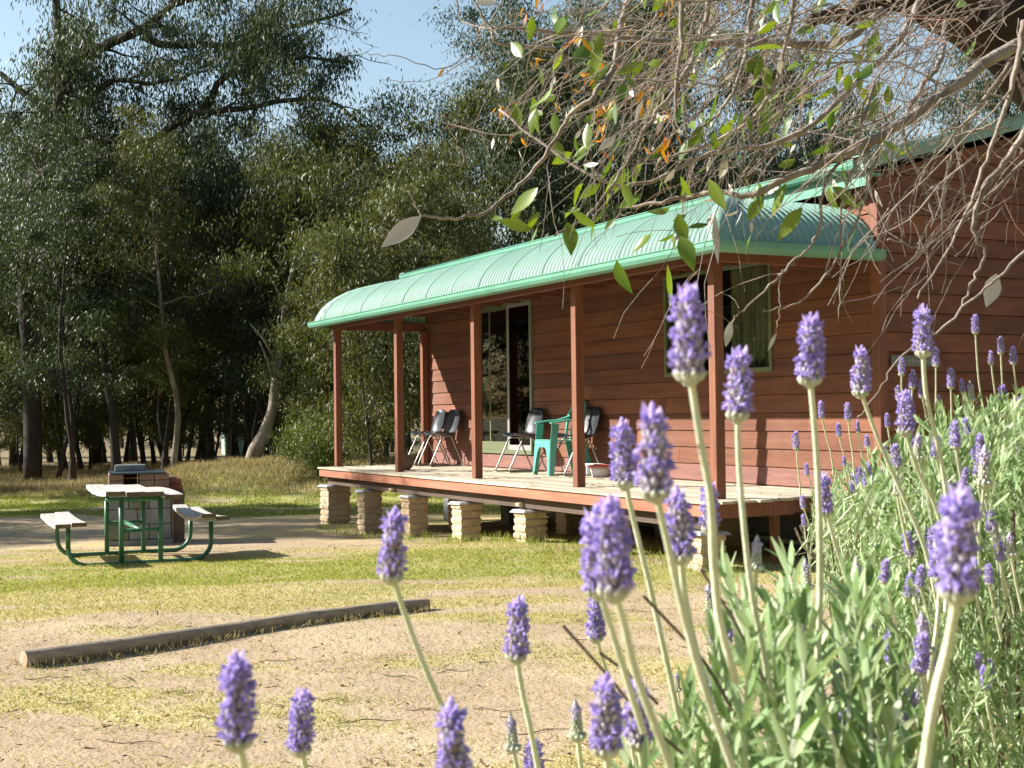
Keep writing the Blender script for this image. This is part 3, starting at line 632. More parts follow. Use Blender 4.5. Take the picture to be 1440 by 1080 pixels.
# things fixed to or standing on the verandah
p = empty('verandah_light', (-9.02, -.045, Z0+2.37), label='small white bulkhead light high on the wall under the verandah roof', cat='light')
mb = MB(); mb.bbox(-.13, .13, -.03, 0, -.045, .045, b=.006); mb.build('light_base', WHITEP, p)
mb = MB(); mb.bbox(-.12, .12, -.075, -.031, -.035, .035, b=.015); mb.build('light_cover', WHITEP, p)
p = empty('name_plaque', (XW1+.045, .335, Z0+1.215), label='dull grey name board screwed to the shaded end wall', cat='sign')
mb = MB(); mb.bbox(0, .014, -.25, .25, -.052, .052, b=.003); mb.build('board', mat('grey_green_plaque', (.13, .14, .12), .6), p)
mb = MB(); rr = random.Random(3)
for i in range(6):
    y = -.05+i*.045; mb.box(.0145, .017, y, y+.007, -.025, .02 if i in (1, 4) else .008)
    mb.box(.0145, .017, y+.007, y+.03, .001, .008); mb.box(.0145, .017, y+.027, y+.034, -.025, .0005)
mb.build('worn_letters', mat('worn_letter_paint', (.3, .31, .28), .6), p)

def rounded_panel(pts_fn, nu, nv, th=.006):
    pass
def shell_chair():
    root = empty('shell_chair')
    # seat+back as one curved plastic shell, faces -Y
    sec = [(-.25, .475), (-.20, .492), (-.10, .482), (0, .468), (.08, .468), (.125, .49), (.155, .545), (.175, .62), (.20, .72), (.222, .80), (.232, .845)]
    wid = [.19, .215, .22, .215, .20, .19, .195, .215, .215, .19, .13]; nv = 11
    def surf(off):
        out = []
        for i, ((y, z), wv) in enumerate(zip(sec, wid)):
            row = []
            for j in range(nv):
                t = -1+2*j/(nv-1); up = abs(t)**3
                if i < 5: row.append((t*wv, y-.0*up, z+.035*up-off))
                else: row.append((t*wv, y-.05*up+off, z))
            out.append(row)
        return out
    mb = MB(); A = surf(0); B = surf(.007); k = len(sec)
    vs = [q for r_ in A for q in r_]+[q for r_ in B for q in r_]; o = k*nv
    fs = [(i*nv+j, i*nv+j+1, (i+1)*nv+j+1, (i+1)*nv+j) for i in range(k-1) for j in range(nv-1)]
    fs += [(o+i*nv+j, o+(i+1)*nv+j, o+(i+1)*nv+j+1, o+i*nv+j+1) for i in range(k-1) for j in range(nv-1)]
    for j in range(nv-1): fs += [(j, o+j, o+j+1, j+1), ((k-1)*nv+j, (k-1)*nv+j+1, o+(k-1)*nv+j+1, o+(k-1)*nv+j)]
    for i in range(k-1): fs += [(i*nv, (i+1)*nv, o+(i+1)*nv, o+i*nv), (i*nv+nv-1, o+i*nv+nv-1, o+(i+1)*nv+nv-1, (i+1)*nv+nv-1)]
    mb.add(vs, fs); mb.build('seat_shell', BLACKP, root, smooth=True)
    for s in (-1, 1):
        mb = MB(); x = s*.2
        path = [(x*.75, -.1, .455), (x, -.12, .45), (x, -.14, .43), (x, -.335, .04), (x, -.34, .018), (x, -.32, .011), (x, .18, .011), (x, .2, .018), (x, .198, .04), (x, .02, .43), (x, .0, .45), (x*.75, -.02, .455)]
        mb.tube(path, .011, 8); mb.build('leg_frame', CHROME, root, smooth=True)
    mb = MB(); mb.tube([(-.15, -.1, .455), (.15, -.1, .455)], .009); mb.tube([(-.15, -.02, .453), (.15, -.02, .453)], .009); mb.build('cross_bar', CHROME, root, smooth=True)
    return root
ch = shell_chair(); grp = 'black shell chairs along the cabin wall'
spots = [(-9.12, 'black shell chair with metal sled legs, by the lit corner post at the far end'), (-8.60, 'black shell chair half hidden behind a verandah post, left of the sliding door'),
         (-6.02, 'black shell chair beside the sliding door, behind the green plastic chair'), (-4.62, 'black shell chair mostly hidden behind the middle post and green chair')]
for i, (x, lb) in enumerate(spots):
    o = ch if i == 0 else copy_tree(ch)
    o.location = (x, -.31 if i != 3 else -.29, Z0+.003); o.rotation_euler = (0, 0, rnd.uniform(-.06, .06)); tag(o, lb, 'chair', grp)

def plastic_chair():
    root = empty('plastic_armchair', label='green moulded plastic armchair on the verandah, facing out', cat='chair')
    def slab(grid, th, name, m=GREENP):   # thickened surface grid
        G = np.array(grid); a_, b_ = G.shape[:2]
        du = np.gradient(G, axis=0); dv = np.gradient(G, axis=1); nn_ = unit(np.cross(du, dv)); H = G+nn_*th
        V = np.concatenate([G.reshape(-1, 3), H.reshape(-1, 3)]); o = a_*b_; f = []
        for i in range(a_-1):
            for j in range(b_-1): q = i*b_+j; f += [(q, q+1, q+b_+1, q+b_), (o+q, o+q+b_, o+q+b_+1, o+q+1)]
        for j in range(b_-1): f += [(j, o+j, o+j+1, j+1), ((a_-1)*b_+j, (a_-1)*b_+j+1, o+(a_-1)*b_+j+1, o+(a_-1)*b_+j)]
        for i in range(a_-1): q = i*b_; f += [(q, q+b_, o+q+b_, o+q), (q+b_-1, o+q+b_-1, o+q+2*b_-1, q+2*b_-1)]
        mb = MB(); mb.add(V, f); return mb.build(name, m, root, smooth=False)
    # seat
    g = [[(x*(1-.1*v), -.24+v*.44, .425-.02*math.sin(v*3.1)*(1-abs(x)/.3)+.012*(1-v)) for x in np.linspace(-.24, .24, 9)] for v in np.linspace(0, 1, 7)]
    slab(g, -.008, 'seat')
    # front skirt with arch between the legs
    g = []
    for x in np.linspace(-.25, .25, 21):
        t = abs(x)/.25; bot = .36 if t < .2 else .36-.36*max(0, (t-.45)/.55)**.6 if t > .45 else .355
        if t > .80: bot = .0
        else: bot = .35-.30*(t/.80)**5
        g.append([(x*(1+.08*(1-z_/.43)), -.245-.03*(1-z_/.43), z_) for z_ in np.linspace(.432, bot, 7)])
    slab(g, .007, 'front_legs')
    for s in (-1, 1):
        # side face of the front leg and of the arm upright
        g = [[(s*(.25+.02*(1-z_/.43)), y, z_) for z_ in np.linspace(.0, .64, 9)] for y in (-.27, -.235, -.20)]
        g = [[(s*(.252+.02*max(0, 1-z_/.43)), -.272+k*.05*(1-.35*(1-z_/.64))+.05*(z_/.64), z_) for z_ in np.linspace(.0, .64, 9)] for k in range(3)]
        slab(g, .007, 'leg')
        g = [[(s*(.225+.03*(1-z_/.43)), .16+k*.045+.11*(1-z_/.43)-.01, z_) for z_ in np.linspace(.0, .43, 6)] for k in range(3)]
        slab(g, .008, 'leg')
        g = []
        for t in np.linspace(0, 1, 9):
            y = -.235+t*.46; z = .645+.03*math.sin(t*2.2)+.12*max(0, t-.6)**1.5*2; wv = .05*(1-.25*t)
            g.append([(s*(.255+.02*math.sin(t*3.14)-.045*t)+q*wv/2, y, z-.006*abs(q)) for q in (-1, 0, 1)])
        slab(g, -.018, 'armrest')
    # back: outer hoop and slats
    def hoop(x, z): return (x, .2+.10*(z-.42)/.45-.06*(abs(x)/.26)**2, z)
    mb = MB(); path = [hoop(-.215, .43), hoop(-.235, .6), hoop(-.235, .76), hoop(-.20, .86), hoop(-.1, .905), hoop(0, .915), hoop(.1, .905), hoop(.20, .86), hoop(.235, .76), hoop(.235, .6), hoop(.215, .43)]
    mb.tube(path, .02, 8); mb.build('back_hoop', GREENP, root, smooth=True)
    for x in (-.14, -.07, 0, .07, .14):
        g = [[hoop(x+q*.02, z_) for q in (-1, 0, 1)] for z_ in np.linspace(.42, .90, 6)]; slab(g, .007, 'back_slat')
    return root
pc = plastic_chair(); pc.location = (-4.98, -.36, Z0+.003); pc.rotation_euler = (0, 0, -.12)

p = empty('clay_pot', (-7.72, -1.33, Z0+.004), label='round brown clay pot by the foot of a verandah post', cat='plant pot')
mb = MB(); prof = [(0, .0), (.07, 0), (.115, .04), (.135, .10), (.13, .16), (.105, .20), (.11, .215), (.10, .215), (.092, .19), (0, .17)]
mb.lathe([(r_+(.003*math.sin(z_*120)), z_) for r_, z_ in prof], 28); mb.build('pot', POTM, p, smooth=True)
mb = MB()
for i in range(14):
    an = rnd.uniform(0, 6.28); l_ = rnd.uniform(.06, .16); mb.tube([(0.02*math.cos(an), .02*math.sin(an), .17), (l_*.5*math.cos(an), l_*.5*math.sin(an), .17+l_*.8), (l_*.8*math.cos(an), l_*.8*math.sin(an), .17+l_)], [.004, .003, .001], 5)
mb.build('withered_stems', BARKD, p)
p = empty('feed_tub', (-4.13, -.30, Z0+.004), label='small white tub with red rim on the deck by the wall', cat='tub')
mb = MB(); mb.lathe([(0, .0), (.095, 0), (.10, .01), (.12, .115), (.108, .115), (.09, .02), (0, .02)], 20); mb.build('tub_body', WHITEP, p, smooth=True)
mb = MB(); mb.lathe([(.119, .1155), (.145, .117), (.147, .14), (.105, .145), (.1, .117)], 20); mb.build('tub_rim', REDP, p, smooth=True)
p = empty('wooden_stool', (-4.38, -.22, Z0+.004), label='low offcut stool of pale timber beside the tub', cat='stool')
mb = MB(); mb.bbox(-.11, .11, -.08, .08, .125, .15, b=.003); mb.build('seat', WHITEP, p)
for s in (-1, 1):
    mb = MB(); mb.bbox(s*.09-.01, s*.09+.01, -.07, .07, 0, .124, b=.002); mb.build('leg', WHITEP, p)

# ------------------------------------------------------------------ picnic table
wd_ = unit((.91*HR+.41*HF)[None])[0]; ln_ = np.array([-wd_[1], wd_[0], 0])
tc = lat(-4.15, 14.45); tg = float(gz(tc[0], tc[1]))
pt = empty('picnic_table', (tc[0], tc[1], tg), math.atan2(wd_[1], wd_[0]), label='picnic table of weathered grey planks on green tube frame', cat='picnic table')
# local x across, local y along (away)
def plank(mb, x0, x1, y0, y1, z, th, warp=0., sag=0.):
    n_ = 9; vs = []
    for i in range(n_):
        t = i/(n_-1); y = y0+(y1-y0)*t; s_ = warp*(t-.5)**2*4-sag*math.sin(t*math.pi)
        for (x, zz) in ((x0, z+s_), (x1, z+s_), (x1, z+s_-th), (x0, z+s_-th)): vs.append((x, y, zz))
    fs = [(i*4+k, i*4+(k+1) % 4, (i+1)*4+(k+1) % 4, (i+1)*4+k) for i in range(n_-1) for k in range(4)]
    mb.add(vs, fs, 0); mb.add([vs[0], vs[1], vs[2], vs[3]], [(3, 2, 1, 0)], 1); mb.add(vs[-4:], [(0, 1, 2, 3)], 1)
for k in range(4):
    mb = MB(); x0 = -.39+k*.196; o_ = (.02, -.03, .03, .0)[k]; plank(mb, x0+.003, x0+.193, -.86+o_, .86+o_*.5, .755+(.0, .012, .004, .0)[k], .045, warp=(.03, .01, .01, -.02)[k]); mb.build('tabletop_plank', [GREY, GREYD], pt)
for s, nm in ((-1, 0), (1, 1)):
    for k in range(2):
        mb = MB(); x0 = s*.73-.15+k*.152; plank(mb, x0, x0+.148, -.86+.04*k*s, .86, .46+(.012 if k else 0), .042, warp=(.06 if s > 0 and k == 0 else .015), sag=(.02 if s > 0 else 0)); mb.build('seat_plank', [GREY, GREYD], pt)
for y in (-.58, .58):
    mb = MB(); path = [(-.73, y, .415), (-.73, y, .2)]
    for a_ in range(0, 91, 15): path.append((-.73+.19*(1-math.cos(R(a_))), y, .21-.19*math.sin(R(a_))))
    for a_ in range(0, 91, 15): path.append((.54+.19*math.sin(R(a_)), y, .02+.19*(1-math.cos(R(a_)))))
    path += [(.73, y, .415)]; mb.tube(path, .024, 10); mb.build('bench_tube', TUBE, pt, smooth=True)
    for x in (-.2, .2):
        mb = MB(); mb.tube([(x, y+.0, .025), (x, y, .709)], .026, 10); mb.build('leg', TUBE, pt, smooth=True)
    mb = MB(); mb.tube([(-.2, y, .36), (.2, y, .36)], .02, 8); mb.tube([(-.36, y, .685), (.36, y, .685)], .022, 8); mb.build('cross_tube', TUBE, pt, smooth=True)
mb = MB(); mb.tube([(0, -.58, .36), (0, .58, .36)], .024, 8); mb.build('long_tube', TUBE, pt, smooth=True)

# ------------------------------------------------------------------ barbecue
bc = lat(-4.95, 17.5); bg_ = float(gz(bc[0], bc[1]))
bb = empty('brick_barbecue', (bc[0], bc[1], bg_), math.atan2(wd_[1], wd_[0])-.12, label='block and brick barbecue with steel hotplate behind the picnic table', cat='barbecue')
mb = MB(); r_ = random.Random(5)
mb.box(-.42, .42, -.44, .44, -.05, .07, mi=0)
zc = .072
for k in range(3):
    h = .2; xs_ = [-.40, -.13, .12, .40] if k % 2 == 0 else [-.40, -.02, .40]
    for i in range(len(xs_)-1):
        mb.bbox(xs_[i]+.004, xs_[i+1]-.004, -.42+r_.uniform(0, .012), -.02, zc+.003, zc+h-.003, b=.008, mi=(0 if (i+k) % 3 else 1))
    mb.bbox(-.395, .395, -.015, .42, zc+.003, zc+h-.003, b=.008, mi=2)
    zc += h
mb.bbox(.403, .43, -.40, .44, .073, zc-.003, b=.003, mi=2)
mb.build('block_base', [CONC, CONCG, TANB], bb)
mb = MB(); z1 = zc+.002
for k in range(3):
    h = .083
    for side in range(4):
        for i in range(4):
            if side == 0 and k >= 1 and i in (1,): continue
            a_ = -.38+i*.19+(0 if k % 2 else .0)
            c_ = (a_+.004, a_+.186)
            if side == 0: mb.bbox(c_[0], c_[1], -.38, -.28, z1, z1+h-.006, b=.005, mi=r_.choice([1, 1, 0]) if i < 3 else 1)
            elif side == 1: mb.bbox(c_[0], c_[1], .30, .40, z1, z1+h-.006, b=.005, mi=0)
            elif side == 2 and i < 3: mb.bbox(.28, .38, -.275+i*.19, -.275+i*.19+.184, z1, z1+h-.006, b=.005, mi=0)
            elif side == 3 and i < 3: mb.bbox(-.38, -.28, -.275+i*.19, -.275+i*.19+.184, z1, z1+h-.006, b=.005, mi=1)
    z1 += h
for i in range(3):
    mb.bbox(.385, .56, -.1+i*.17, .065+i*.17, zc+.002, zc+.082, b=.005, mi=0); mb.bbox(.385, .55, -.05+i*.17, .115+i*.17, zc+.085, zc+.165, b=.005, mi=0)
mb.bbox(.433, .58, -.2, .44, -.02, zc, b=.01, mi=2); mb.build('brick_surround', [BRKR, BRKP, TANB], bb)
mb = MB(); mb.box(-.275, .275, -.275, .295, zc+.002, zc+.05); mb.build('ash_bed', SOOT, bb)
mb = MB(); mb.bbox(-.37, .33, -.41, .36, z1+.001, z1+.02, b=.003); mb.build('hotplate', PLATE, bb)
p = empty('concrete_block', tuple(np.array([bc[0], bc[1], bg_+z1+.022])+.1*HR*-1), math.atan2(wd_[1], wd_[0])-.2, label='loose grey block lying on the barbecue hotplate', cat='block')
mb = MB(); mb.bbox(-.2, .19, -.08, .08, 0, .085, b=.008); mb.build('block', CONC, p)
# a pale gas bottle-like bollard at the left of the barbecue
p0 = np.array([bc[0], bc[1]])-.62*wd_[:2]+.15*ln_[:2]
# ------------------------------------------------------------------ parking log
def ray_ground(px, py):
    d = at(px, py, 1.)-CAM; t = 5.
    for _ in range(60):
        P = CAM+d*t; t += (P[2]-float(gz(P[0], P[1])))/(-d[2])*.7
    return CAM+d*t
A = ray_ground(33, 937); B = ray_ground(600, 857); ll = np.linalg.norm(B-A)
lg = empty('parking_log', A, label='long weathered treated log lying across the lawn', cat='log')
mb = MB(); n_ = 26; pts = []; rad = []
for i in range(n_+1):
    t = i/n_; q = (B-A)*t; q[2] = float(gz(*(A+(B-A)*t)[:2]))-A[2]+.034+.005*math.sin(t*9); pts.append(q); rad.append(.054-.010*t+.003*math.sin(t*23))
mb.tube(pts, rad, 16, caps=False); mb.build('log', LOGM, lg, smooth=True)
for (q, r2, dr_) in ((pts[0], rad[0], pts[0]-pts[1]), (pts[-1], rad[-1], pts[-1]-pts[-2])):
    mb = MB(); T = Matrix.Translation(Vector(q)) @ Vector(dr_).to_track_quat('Z', 'Y').to_matrix().to_4x4()
    mb.lathe([(r2-.002, 0), (r2*.5, .004), (.001, .005)], 16, T=T)
    mb.build('log_end', LOGE, lg)
n = 1500; d = 5+15*rng.random(n)**1.3; l = (rng.random(n)*2-1)*.4*d; P = CAM[None]+l[:, None]*HR+d[:, None]*HF; P[:, 2] = gz(P[:, 0], P[:, 1])+.006
P = P[outside_cabin(P[:, 0], P[:, 1])]; n = len(P); q = np.stack([rng.uniform(-9.5, .1, 70), rng.uniform(-1.85, -.1, 70), np.full(70, Z0+.008)], 1)
u_ = rng.uniform(.5, 1.7, 60); q2 = np.stack([rng.uniform(-9, -.8, 60), YE+u_, pf(u_)+.03], 1); P = np.concatenate([P, q, q2]); n = len(P)
D = unit(np.stack([rng.normal(0, 1, n), rng.normal(0, 1, n), rng.normal(0, .12, n)], 1)); Nn = unit(np.stack([rng.normal(0, .3, n), rng.normal(0, .3, n), np.ones(n)], 1))
V, Fq, k = blades(P, D, Nn, rng.uniform(.03, .08, n), rng.uniform(.008, .018, n), curl=rng.normal(0, .2, n), fold=.12)
tag(npmesh('fallen_leaves', V, Fq, leafmat('dead_leaves', (.16, .10, .05), (.34, .24, .14), (.42, .36, .28), trans=.1, rough=.8), rndv=np.repeat(rng.random(n), k)), kind='stuff', label='dry fallen gum leaves on the ground, deck and roof', cat='leaves')
cst = []
for i in range(300):
    t = rnd.random(); q = A+(B-A)*t; s_ = rnd.uniform(-.09, -.055) if rnd.random() < .7 else rnd.uniform(.05, .1)
    nrm = unit(np.array([[-(B-A)[1], (B-A)[0], 0]]))[0]; cst.append(tuple(q+nrm*s_))
tufts('grass', cst, 6, .03, .042, DRYG, 'dry grass wisps growing against the log')
# sticks, each thing of its own
SP = [(395, 930, 0.25), (170, 968, .2), (560, 952, .22), (470, 985, .18), (520, 1015, .3), (640, 945, .2), (700, 1000, .25), (300, 1010, .2), (100, 990, .22), (760, 1030, .25), (600, 1000, .2), (250, 975, .16), (900, 860, .25), (820, 900, .2), (180, 1045, .3), (60, 955, .2)]
for i, (x, y, l_) in enumerate(SP):
    q = ray_ground(x, y); an = rnd.uniform(-.35, .35); d_ = math.cos(an)*HR+math.sin(an)*HF
    s = empty('fallen_stick', (q[0], q[1], q[2]), label='thin dark fallen stick on the dry lawn', cat='stick', group='sticks lying on the dry lawn')
    mb = MB(); P = [d_*l_*(t-.5)+np.array([0, 0, .006+.004*math.sin(t*9+i)])+HF*.015*math.sin(t*7+i) for t in np.linspace(0, 1, 6)]
    P = [(a_[0], a_[1], a_[2]+float(gz(q[0]+a_[0], q[1]+a_[1]))-q[2]) for a_ in P]
    mb.tube(P, [.0015, .0025, .0025, .002, .002, .001], 5); mb.build('stick', STICK, s)
exec_trees = True
# ------------------------------------------------------------------ trees
def walk(p, d, L_, r0, r1, n, wob, up, rg):
    pts = [np.array(p, float)]; d = np.array(d, float); rs = [r0]
    for i in range(n):
        d = d+rg.normal(0, wob, 3)+np.array([0, 0, up]); d = d/np.linalg.norm(d); pts.append(pts[-1]+d*L_/n); rs.append(r0+(r1-r0)*(i+1)/n)
    return pts, rs, d
def tree_parts(seed, H, base, spread, r0, nleaf, ll, lw, lean=(0, 0), forks=1, nb=22, sig=.42, droop=1.1, barew=None, curve=None, top=1.0):
    rg = np.random.default_rng(seed); mb = MB(); cl = []
    stems = []
    fz = base*(.35 if forks > 1 else 1)
    if forks == 1: stems.append(walk((0, 0, -.15), (lean[0], lean[1], 1), H*.97, r0, r0*.16, 14, .07, .06, rg))
    else:
        t0 = walk((0, 0, -.15), (lean[0], lean[1], 1), fz+.15, r0, r0*.8, 4, .05, .02, rg); mb.tube(*t0[:2], n=9)
        for k in range(forks):
            an = 6.28*k/forks+rg.uniform(-.4, .4); stems.append(walk(t0[0][-1]-np.array([0, 0, .03]), (.38*math.cos(an)+lean[0]*.3, .38*math.sin(an)+lean[1]*.3, 1), (H-fz)*rg.uniform(.8, 1), r0*.62, r0*.12, 12, .07, .07, rg))
    for (pts, rs, d) in stems:
        if forks == 1 and r0 > .05: rs[0] *= 1.35
        mb.tube(pts, rs, 9)
        tot = len(pts)-1
        for b in range(nb//len(stems)):
            z = base+(H*.97-base)*(b+rg.random())/(nb//len(stems)); hz = [p[2] for p in pts]
            i = min(tot-1, max(0, int(np.searchsorted(hz, z))-1)); p = pts[i]+(pts[i+1]-pts[i])*rg.random(); f = (z-base)/(H-base)
            env = spread*(math.sin(min(1, f*1.35+.28)*math.pi*.62)+.1)*(1-.55*max(0, f-.5))*top
            an = b*2.4+rg.uniform(-.5, .5); el = .35+.7*f+rg.uniform(-.2, .2); L1 = env*rg.uniform(.6, 1.15)
            q, qr, dd = walk(p, (math.cos(an)*math.cos(el), math.sin(an)*math.cos(el), math.sin(el)), L1, rs[i]*.45, .012, 6, .16, .03, rg); mb.tube(q, qr, 5)
            for j in range(3):
                ii = rg.integers(2, 7); e, er, _ = walk(q[ii], dd+rg.normal(0, .7, 3), L1*rg.uniform(.25, .5), max(.008, qr[ii]*.5), .005, 4, .2, .02, rg); mb.tube(e, er, 4)
                cl += [(e[-1], 1.), (e[2], .6)]
            cl += [(q[-1], 1.2), (q[4], .6)]
        cl += [(pts[-1], 1.3), (pts[-2], .8)]
    C = np.array([c[0] for c in cl]); wgt = np.array([c[1] for c in cl])*np.exp(rg.normal(0, .75, len(cl))); wgt /= wgt.sum()
    idx = rg.choice(len(C), nleaf, p=wgt); sg = sig*.78*(.5+.8*rg.random(len(C)))
    off = rg.normal(size=(nleaf, 3))*sg[idx][:, None]*np.array([1, 1, .62]); P = C[idx]+off; P = P[P[:, 2] > .12]; n = len(P); idx = idx[:n]
    D = unit(np.stack([rg.normal(0, .62, n), rg.normal(0, .62, n), -droop+rg.normal(0, .55, n)], 1)); Nn = unit(rg.normal(size=(n, 3)))
    V, Fq = diamonds(P, D, Nn, ll*(.6+.8*rg.random(n)), lw*(.6+.8*rg.random(n)))
    rv = np.clip(rg.random(n)*.75+.25*rg.random(len(C))[idx], 0, 1)
    return mb, V, Fq, np.repeat(rv, 4)
def tree(name, loc, rz, bark, leaf, label, cat='tree', group=None, sc=1., **kw):
    mb, V, Fq, rv = tree_parts(**kw); e = empty(name, loc, rz, label=label, cat=cat, group=group); e.scale = (sc, sc, sc)
    mb.build('trunk', bark, e, smooth=True); npmesh('crown', V, Fq, leaf, e, rndv=rv); return e
def spot(px, d): l = (px-720)/F*d; p = lat(l, d); p[2] = float(gz(p[0], p[1])); return p
# prototypes: (parameters, bark, leaf)
KINDS = {
 'tall':   (dict(seed=11, H=11.5, base=3.6, spread=2.7, r0=.17, nleaf=26000, ll=.15, lw=.034, nb=26), BARKD, LEAF_A),
 'olive':  (dict(seed=12, H=9.5, base=2.6, spread=2.4, r0=.12, nleaf=24000, ll=.15, lw=.036, nb=26, forks=2), BARKD, LEAF_B),
 'slim':   (dict(seed=13, H=10.5, base=3.0, spread=1.9, r0=.09, nleaf=16000, ll=.14, lw=.034, nb=24, lean=(.12, .05)), BARKD, LEAF_C),
 'pale':   (dict(seed=14, H=11, base=3.2, spread=2.2, r0=.12, nleaf=18000, ll=.15, lw=.034, nb=22, lean=(.05, 0)), BARKP, LEAF_B),
 'young':  (dict(seed=15, H=5.4, base=.9, spread=1.7, r0=.05, nleaf=15000, ll=.13, lw=.034, nb=22, sig=.36), BARKD, LEAF_B),
 'fork':   (dict(seed=16, H=10, base=3.0, spread=2.6, r0=.15, nleaf=22000, ll=.15, lw=.035, nb=24, forks=2, lean=(.35, .1)), BARKD, LEAF_A),
 'pole':   (dict(seed=19, H=10.5, base=4.6, spread=1.5, r0=.085, nleaf=9000, ll=.14, lw=.034, nb=18, lean=(-.06, .05)), BARKD, LEAF_B),
 'ghost':  (dict(seed=20, H=10.5, base=4.4, spread=1.6, r0=.09, nleaf=9000, ll=.14, lw=.034, nb=18, lean=(.07, .03)), BARKP, LEAF_B),
 'broad':  (dict(seed=17, H=13.5, base=2.8, spread=3.7, r0=.24, nleaf=42000, ll=.16, lw=.038, nb=34, sig=.5), BARKD, LEAF_C),
}
FIRST = {}
def put(kind, p, rz, sc, label, group=None, name='gum_tree'):
    if kind not in FIRST:
        kw, bk, lf = KINDS[kind]; FIRST[kind] = tree(name, p, rz, bk, lf, label, group=group, sc=sc, **kw); return FIRST[kind]
    o = copy_tree(FIRST[kind]); o.location = tuple(map(float, p)); o.rotation_euler = (0, 0, rz); o.scale = (sc, sc, sc*rnd.uniform(.92, 1.08))
    o['label'] = label
    if group: o['group'] = group
    elif 'group' in o.keys(): del o['group']
    return o
# row nearest the yard, one by one from the left edge
put('tall', spot(163, 33.5), 1.9, .74, 'dark gum with a wavy thick trunk just behind the left end of the barbecue')
put('slim', spot(78, 36), 2.2, .74, 'thin dark stemmed gum between the spreading gum and the leaning forked one')
put('fork', spot(102, 33.5), 5.6, .72, 'gum whose dark trunk leans and forks low, left of the picnic table')
put('slim', spot(88, 41), 4.2, .85, 'slender gum set back behind the thin dark stem at the left')
put('olive', spot(228, 37), .2, .9, 'dark double stemmed gum behind the barbecue hotplate')
put('pale', spot(243, 34), 3.3, .78, 'pale smooth trunked gum rising straight behind the barbecue')
put('olive', spot(252, 40), 2.0, .95, 'dark forked gum just right of the pale straight trunk')
put('tall', spot(298, 43), 3.0, .85, 'dark broad trunked gum above the left side of the grassy mound')
put('slim', spot(340, 50), 1.0, 1.0, 'distant slender gum seen over the middle of the mound')
put('slim', spot(395, 36), 5.0, .8, 'thin gum right of the leaning pale trunk on the mound')
put('pale', spot(432, 35), .6, .72, 'thin pale stemmed gum near the far left verandah post')
put('young', spot(425, 31), .6, .62, 'bright leafy young gum beside the mound, left of the verandah')
put('young', spot(30, 39), .9, .85, 'low leafy young gum at the far left edge of the woods')
put('young', spot(125, 40), 2.9, .9, 'leafy young gum between the leaning and wavy trunks')
put('young', spot(200, 42), 1.9, 1.0, 'leafy young gum directly behind the picnic table')
put('young', spot(300, 40), 4.9, .95, 'leafy young gum behind the left of the mound')
put('young', spot(455, 36), 3.9, 1.0, 'leafy young gum filling the gap left of the verandah end')
# the pale leaning tree on the mound: its trunk sweeps to the right
e = empty('gum_tree', spot(358, 31.5), 0, label='pale barked gum leaning right from the top of the mound', cat='tree')
mb = MB(); O = spot(358, 31.5); P = [np.array(at(x, y, 31.5))-O for x, y in ((352, 652), (360, 632), (374, 605), (384, 575), (387, 545), (391, 515), (396, 480), (400, 440), (408, 395), (418, 350))]
P[0][2] = -.1; mb.tube(P, [.21, .19, .15, .13, .12, .11, .1, .08, .06, .04], 10)
for (i, x, y, r_) in ((4, 365, 480, .05), (5, 352, 455, .04), (6, 425, 430, .05), (7, 380, 390, .04), (7, 440, 395, .035)):
    q = np.array(at(x, y, 31.5+rnd.uniform(-1, 1)))-O; mb.tube([P[i], (P[i]+q)/2+np.array([0, 0, .12]), q], [r_, r_*.7, r_*.3], 6)
mb.build('trunk', BARKP, e, smooth=True)
kw = dict(KINDS['slim'][0]); kw.update(seed=77, H=8.5, base=3.2, spread=2.4, nleaf=16000)
_, V, Fq, rv = tree_parts(**kw); V = V+np.array([.9*HR[0], .9*HR[1], 0]); npmesh('crown', V, Fq, LEAF_B, e, rndv=rv)
# second row, taller, closing the wood
G2 = 'gum trees of the second row of the wood'
r2 = random.Random(21)
for i, (x, d, k, s) in enumerate([(-30, 44, 'broad', .8), (20, 48, 'tall', 1.0), (70, 52, 'olive', 1.15), (135, 47, 'broad', .8), (185, 53, 'tall', 1.1), (235, 48, 'fork', 1.1), (285, 52, 'olive', 1.1),
                                  (330, 45, 'tall', .9), (375, 49, 'olive', 1.05), (415, 45, 'slim', 1.1), (455, 42, 'olive', .9), (500, 38, 'olive', .85), (545, 36, 'olive', .78), (615, 34, 'olive', .78), (700, 33, 'olive', .95), (30, 40, 'fork', .9), (270, 40, 'slim', 1.0), (350, 38, 'olive', .9), (400, 40, 'tall', .78)]):
    put(k, spot(x, d), r2.uniform(0, 6), s, 'gum tree standing in the dense second row of the wood', G2)
G3 = 'saplings in the undergrowth of the wood'
for i in range(15):
    x = -40+i*38+r2.uniform(-12, 12); put('young', spot(x, r2.uniform(43, 60)), r2.uniform(0, 6), r2.uniform(.7, 1.2), 'leafy sapling in the shaded undergrowth of the wood', G3)
G6 = 'thin straight gums standing through the wood'
for i in range(26):
    x = -20+i*20+r2.uniform(-8, 8); put('ghost' if i % 4 == 1 else 'pole', spot(x, r2.uniform(39, 54)), r2.uniform(0, 6), r2.uniform(.8, 1.0), 'thin straight gum with a bare lower trunk within the wood', G6)
G4 = 'distant gum trees deep in the wood'
for i in range(24):
    x = -90+i*30+r2.uniform(-10, 10); put(r2.choice(['tall', 'olive', 'broad', 'slim', 'pale']), spot(x, r2.uniform(58, 95)), r2.uniform(0, 6), r2.uniform(.85, 1.2), 'distant gum tree deep in the wood', G4)
